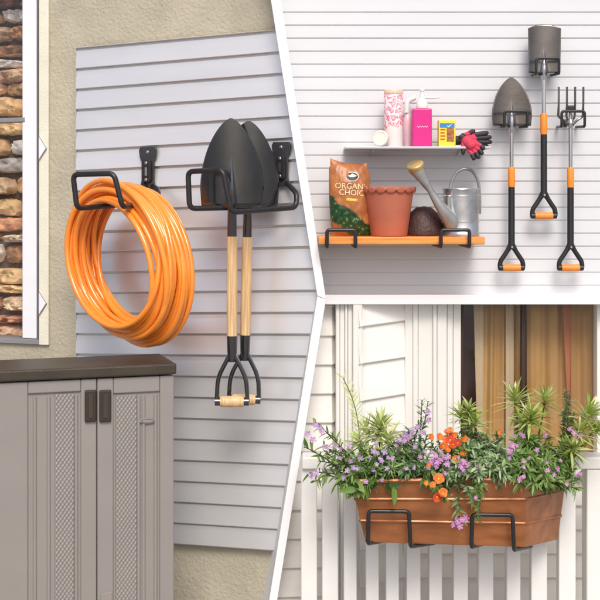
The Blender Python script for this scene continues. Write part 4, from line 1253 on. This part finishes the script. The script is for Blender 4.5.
# bushy rosemary in the middle left
bushy_plant('needle_leaved_bush', 'dense narrow leaved green bush with upright lilac spikes', soil(412, -.42),
    [(380, 450, -.5), (390, 462, -.52), (398, 447, -.46), (405, 440, -.44), (412, 452, -.5), (420, 446, -.46), (428, 456, -.5), (400, 470, -.54), (375, 464, -.53), (386, 472, -.54), (415, 468, -.54), (424, 471, -.54), (366, 468, -.52), (394, 455, -.5), (419, 424, -.42), (428, 402, -.40), (409, 430, -.42)],
    M['leaf_dark'], .030, .0062, per=30, flowers=[(412, 432, -.43), (418, 427, -.43), (422, 433, -.44), (428, 412, -.41), (428.5, 420, -.42), (411, 437, -.45), (398, 441, -.46), (384, 452, -.52), (405, 436, -.46), (403, 441, -.47)], fm=M['petal_lilac'], fr=.0100, tone0=.55)
# orange flowers
bushy_plant('orange_flowered_plant', 'plant with small orange and red flowers spilling down the planter front', soil(446, -.47),
    [(438, 440, -.48), (448, 436, -.47), (458, 440, -.48), (444, 452, -.52), (452, 450, -.52), (430, 470, -.56), (436, 486, -.575), (443, 497, -.58), (462, 452, -.52), (428, 486, -.57)], M['leaf_mid'], .026, .0095, per=20, sag=.01,
    flowers=[(440, 437, -.50, 'petal_orange'), (446, 441, -.51, 'petal_orange'), (447.5, 449, -.53, 'petal_orange', .0105), (443, 446, -.52, 'petal_orange'), (452, 436, -.5, 'petal_red'), (458, 443, -.53, 'petal_red'), (453, 444, -.53, 'petal_red'), (450, 440, -.51, 'petal_red', .012), (465, 439, -.5, 'petal_orange', .010), (438.5, 479, -.575, 'petal_orange', .015), (437, 497, -.585, 'petal_red', .014), (443, 493, -.585, 'petal_orange', .014), (499, 432, -.47, 'petal_orange', .009)],
    fm=M['petal_orange'], fr=.0108, petals=5, tone0=.5)
# pink purple cluster
bushy_plant('purple_flowered_plant', 'plant with clustered pink purple flowers beside the orange flowers', soil(452, -.5),
    [(432, 462, -.54), (442, 458, -.54), (455, 463, -.55), (468, 462, -.54), (462, 470, -.56), (448, 470, -.56), (479, 466, -.54), (459, 523, -.575), (474, 500, -.58)], M['leaf_silver'], .028, .009, per=18, sag=.012,
    flowers=[(431, 462, -.56), (436, 466, -.565), (441, 459, -.56), (438, 462, -.565), (448, 457, -.56), (447, 464, -.565), (464, 462, -.57), (467, 465, -.57), (461, 466, -.57), (457, 521, -.59), (462, 520, -.59), (460, 526, -.59), (453, 524, -.59), (466, 518, -.59), (435, 458, -.555), (510, 450, -.53), (512, 446, -.53), (520, 479, -.57)], fm=M['petal_pink'], fr=.0100, petals=6, tone0=.6)
# spiky plants right of the middle
rosette_plant('light green spiky plant in front of the window frame', soil(468, -.40), [(460, 413, -.40, .8), (469, 408, -.42, .95), (475, 420, -.44, .8)], M['leaf_var'], ln=.066, n=38, tone0=.5)
rosette_plant('tall light green spiky plant in front of the brown curtains', soil(527, -.38), [(515, 396, -.38, 1.0), (545, 397, -.37, 1.0), (531, 414, -.42, .95), (523, 420, -.42, .8)], M['leaf_var'], ln=.074, n=44, tone0=.52)
rosette_plant('bright spiky plant reaching over the right end of the planter', soil(560, -.36), [(589, 413, -.36, 1.15), (580, 430, -.40, .9), (598, 428, -.35, .9), (572, 445, -.42, .8)], M['leaf_var'], ln=.080, n=46, tone0=.55)
# silvery bush in the middle and right
bushy_plant('silvery_bush', 'silvery green narrow leaved bush filling the middle of the planter', soil(490, -.45),
    [(470, 440, -.46), (480, 436, -.45), (492, 440, -.46), (500, 445, -.48), (484, 452, -.52), (474, 455, -.53), (495, 457, -.53), (506, 452, -.52), (488, 467, -.55), (478, 472, -.56), (500, 470, -.56), (463, 448, -.5), (510, 462, -.55), (486, 444, -.48), (471, 470, -.56), (467, 430, -.44), (502, 436, -.44)],
    M['leaf_silver'], .033, .0090, per=24, tone0=.62)
bushy_plant('leafy_bush', 'mid green bush crowding the right corner of the planter', soil(535, -.42),
    [(515, 440, -.45), (526, 436, -.44), (540, 438, -.43), (552, 444, -.42), (560, 452, -.42), (520, 455, -.52), (535, 456, -.52), (548, 460, -.5), (562, 465, -.46), (512, 472, -.56), (528, 471, -.56), (545, 473, -.54), (574, 470, -.42), (580, 478, -.43), (570, 484, -.47), (555, 478, -.5), (577, 490, -.45), (505, 462, -.55), (538, 447, -.47), (556, 462, -.47)],
    M['leaf_mid'], .036, .0085, per=26, sag=.008, tone0=.55, flowers=[(574, 433, -.43), (570, 429, -.42), (580, 436, -.43)], fm=M['petal_pink'], fr=.009)
bushy_plant('upright_sprig', 'dark upright sprig rising before the curtain beside the bright spiky plant', soil(562, -.38), [(570, 394, -.38), (567, 408, -.39), (574, 412, -.38)], M['leaf_dark'], .021, .006, per=44, tone0=.55)
bushy_plant('trailing_sprig', 'single leafy sprig trailing down over the hook on the planter front', soil(478, -.535), [(478, 521, -.585), (473, 503, -.58), (481, 498, -.58)], M['leaf_mid'], .020, .010, per=20, sag=.022, tone0=.7)
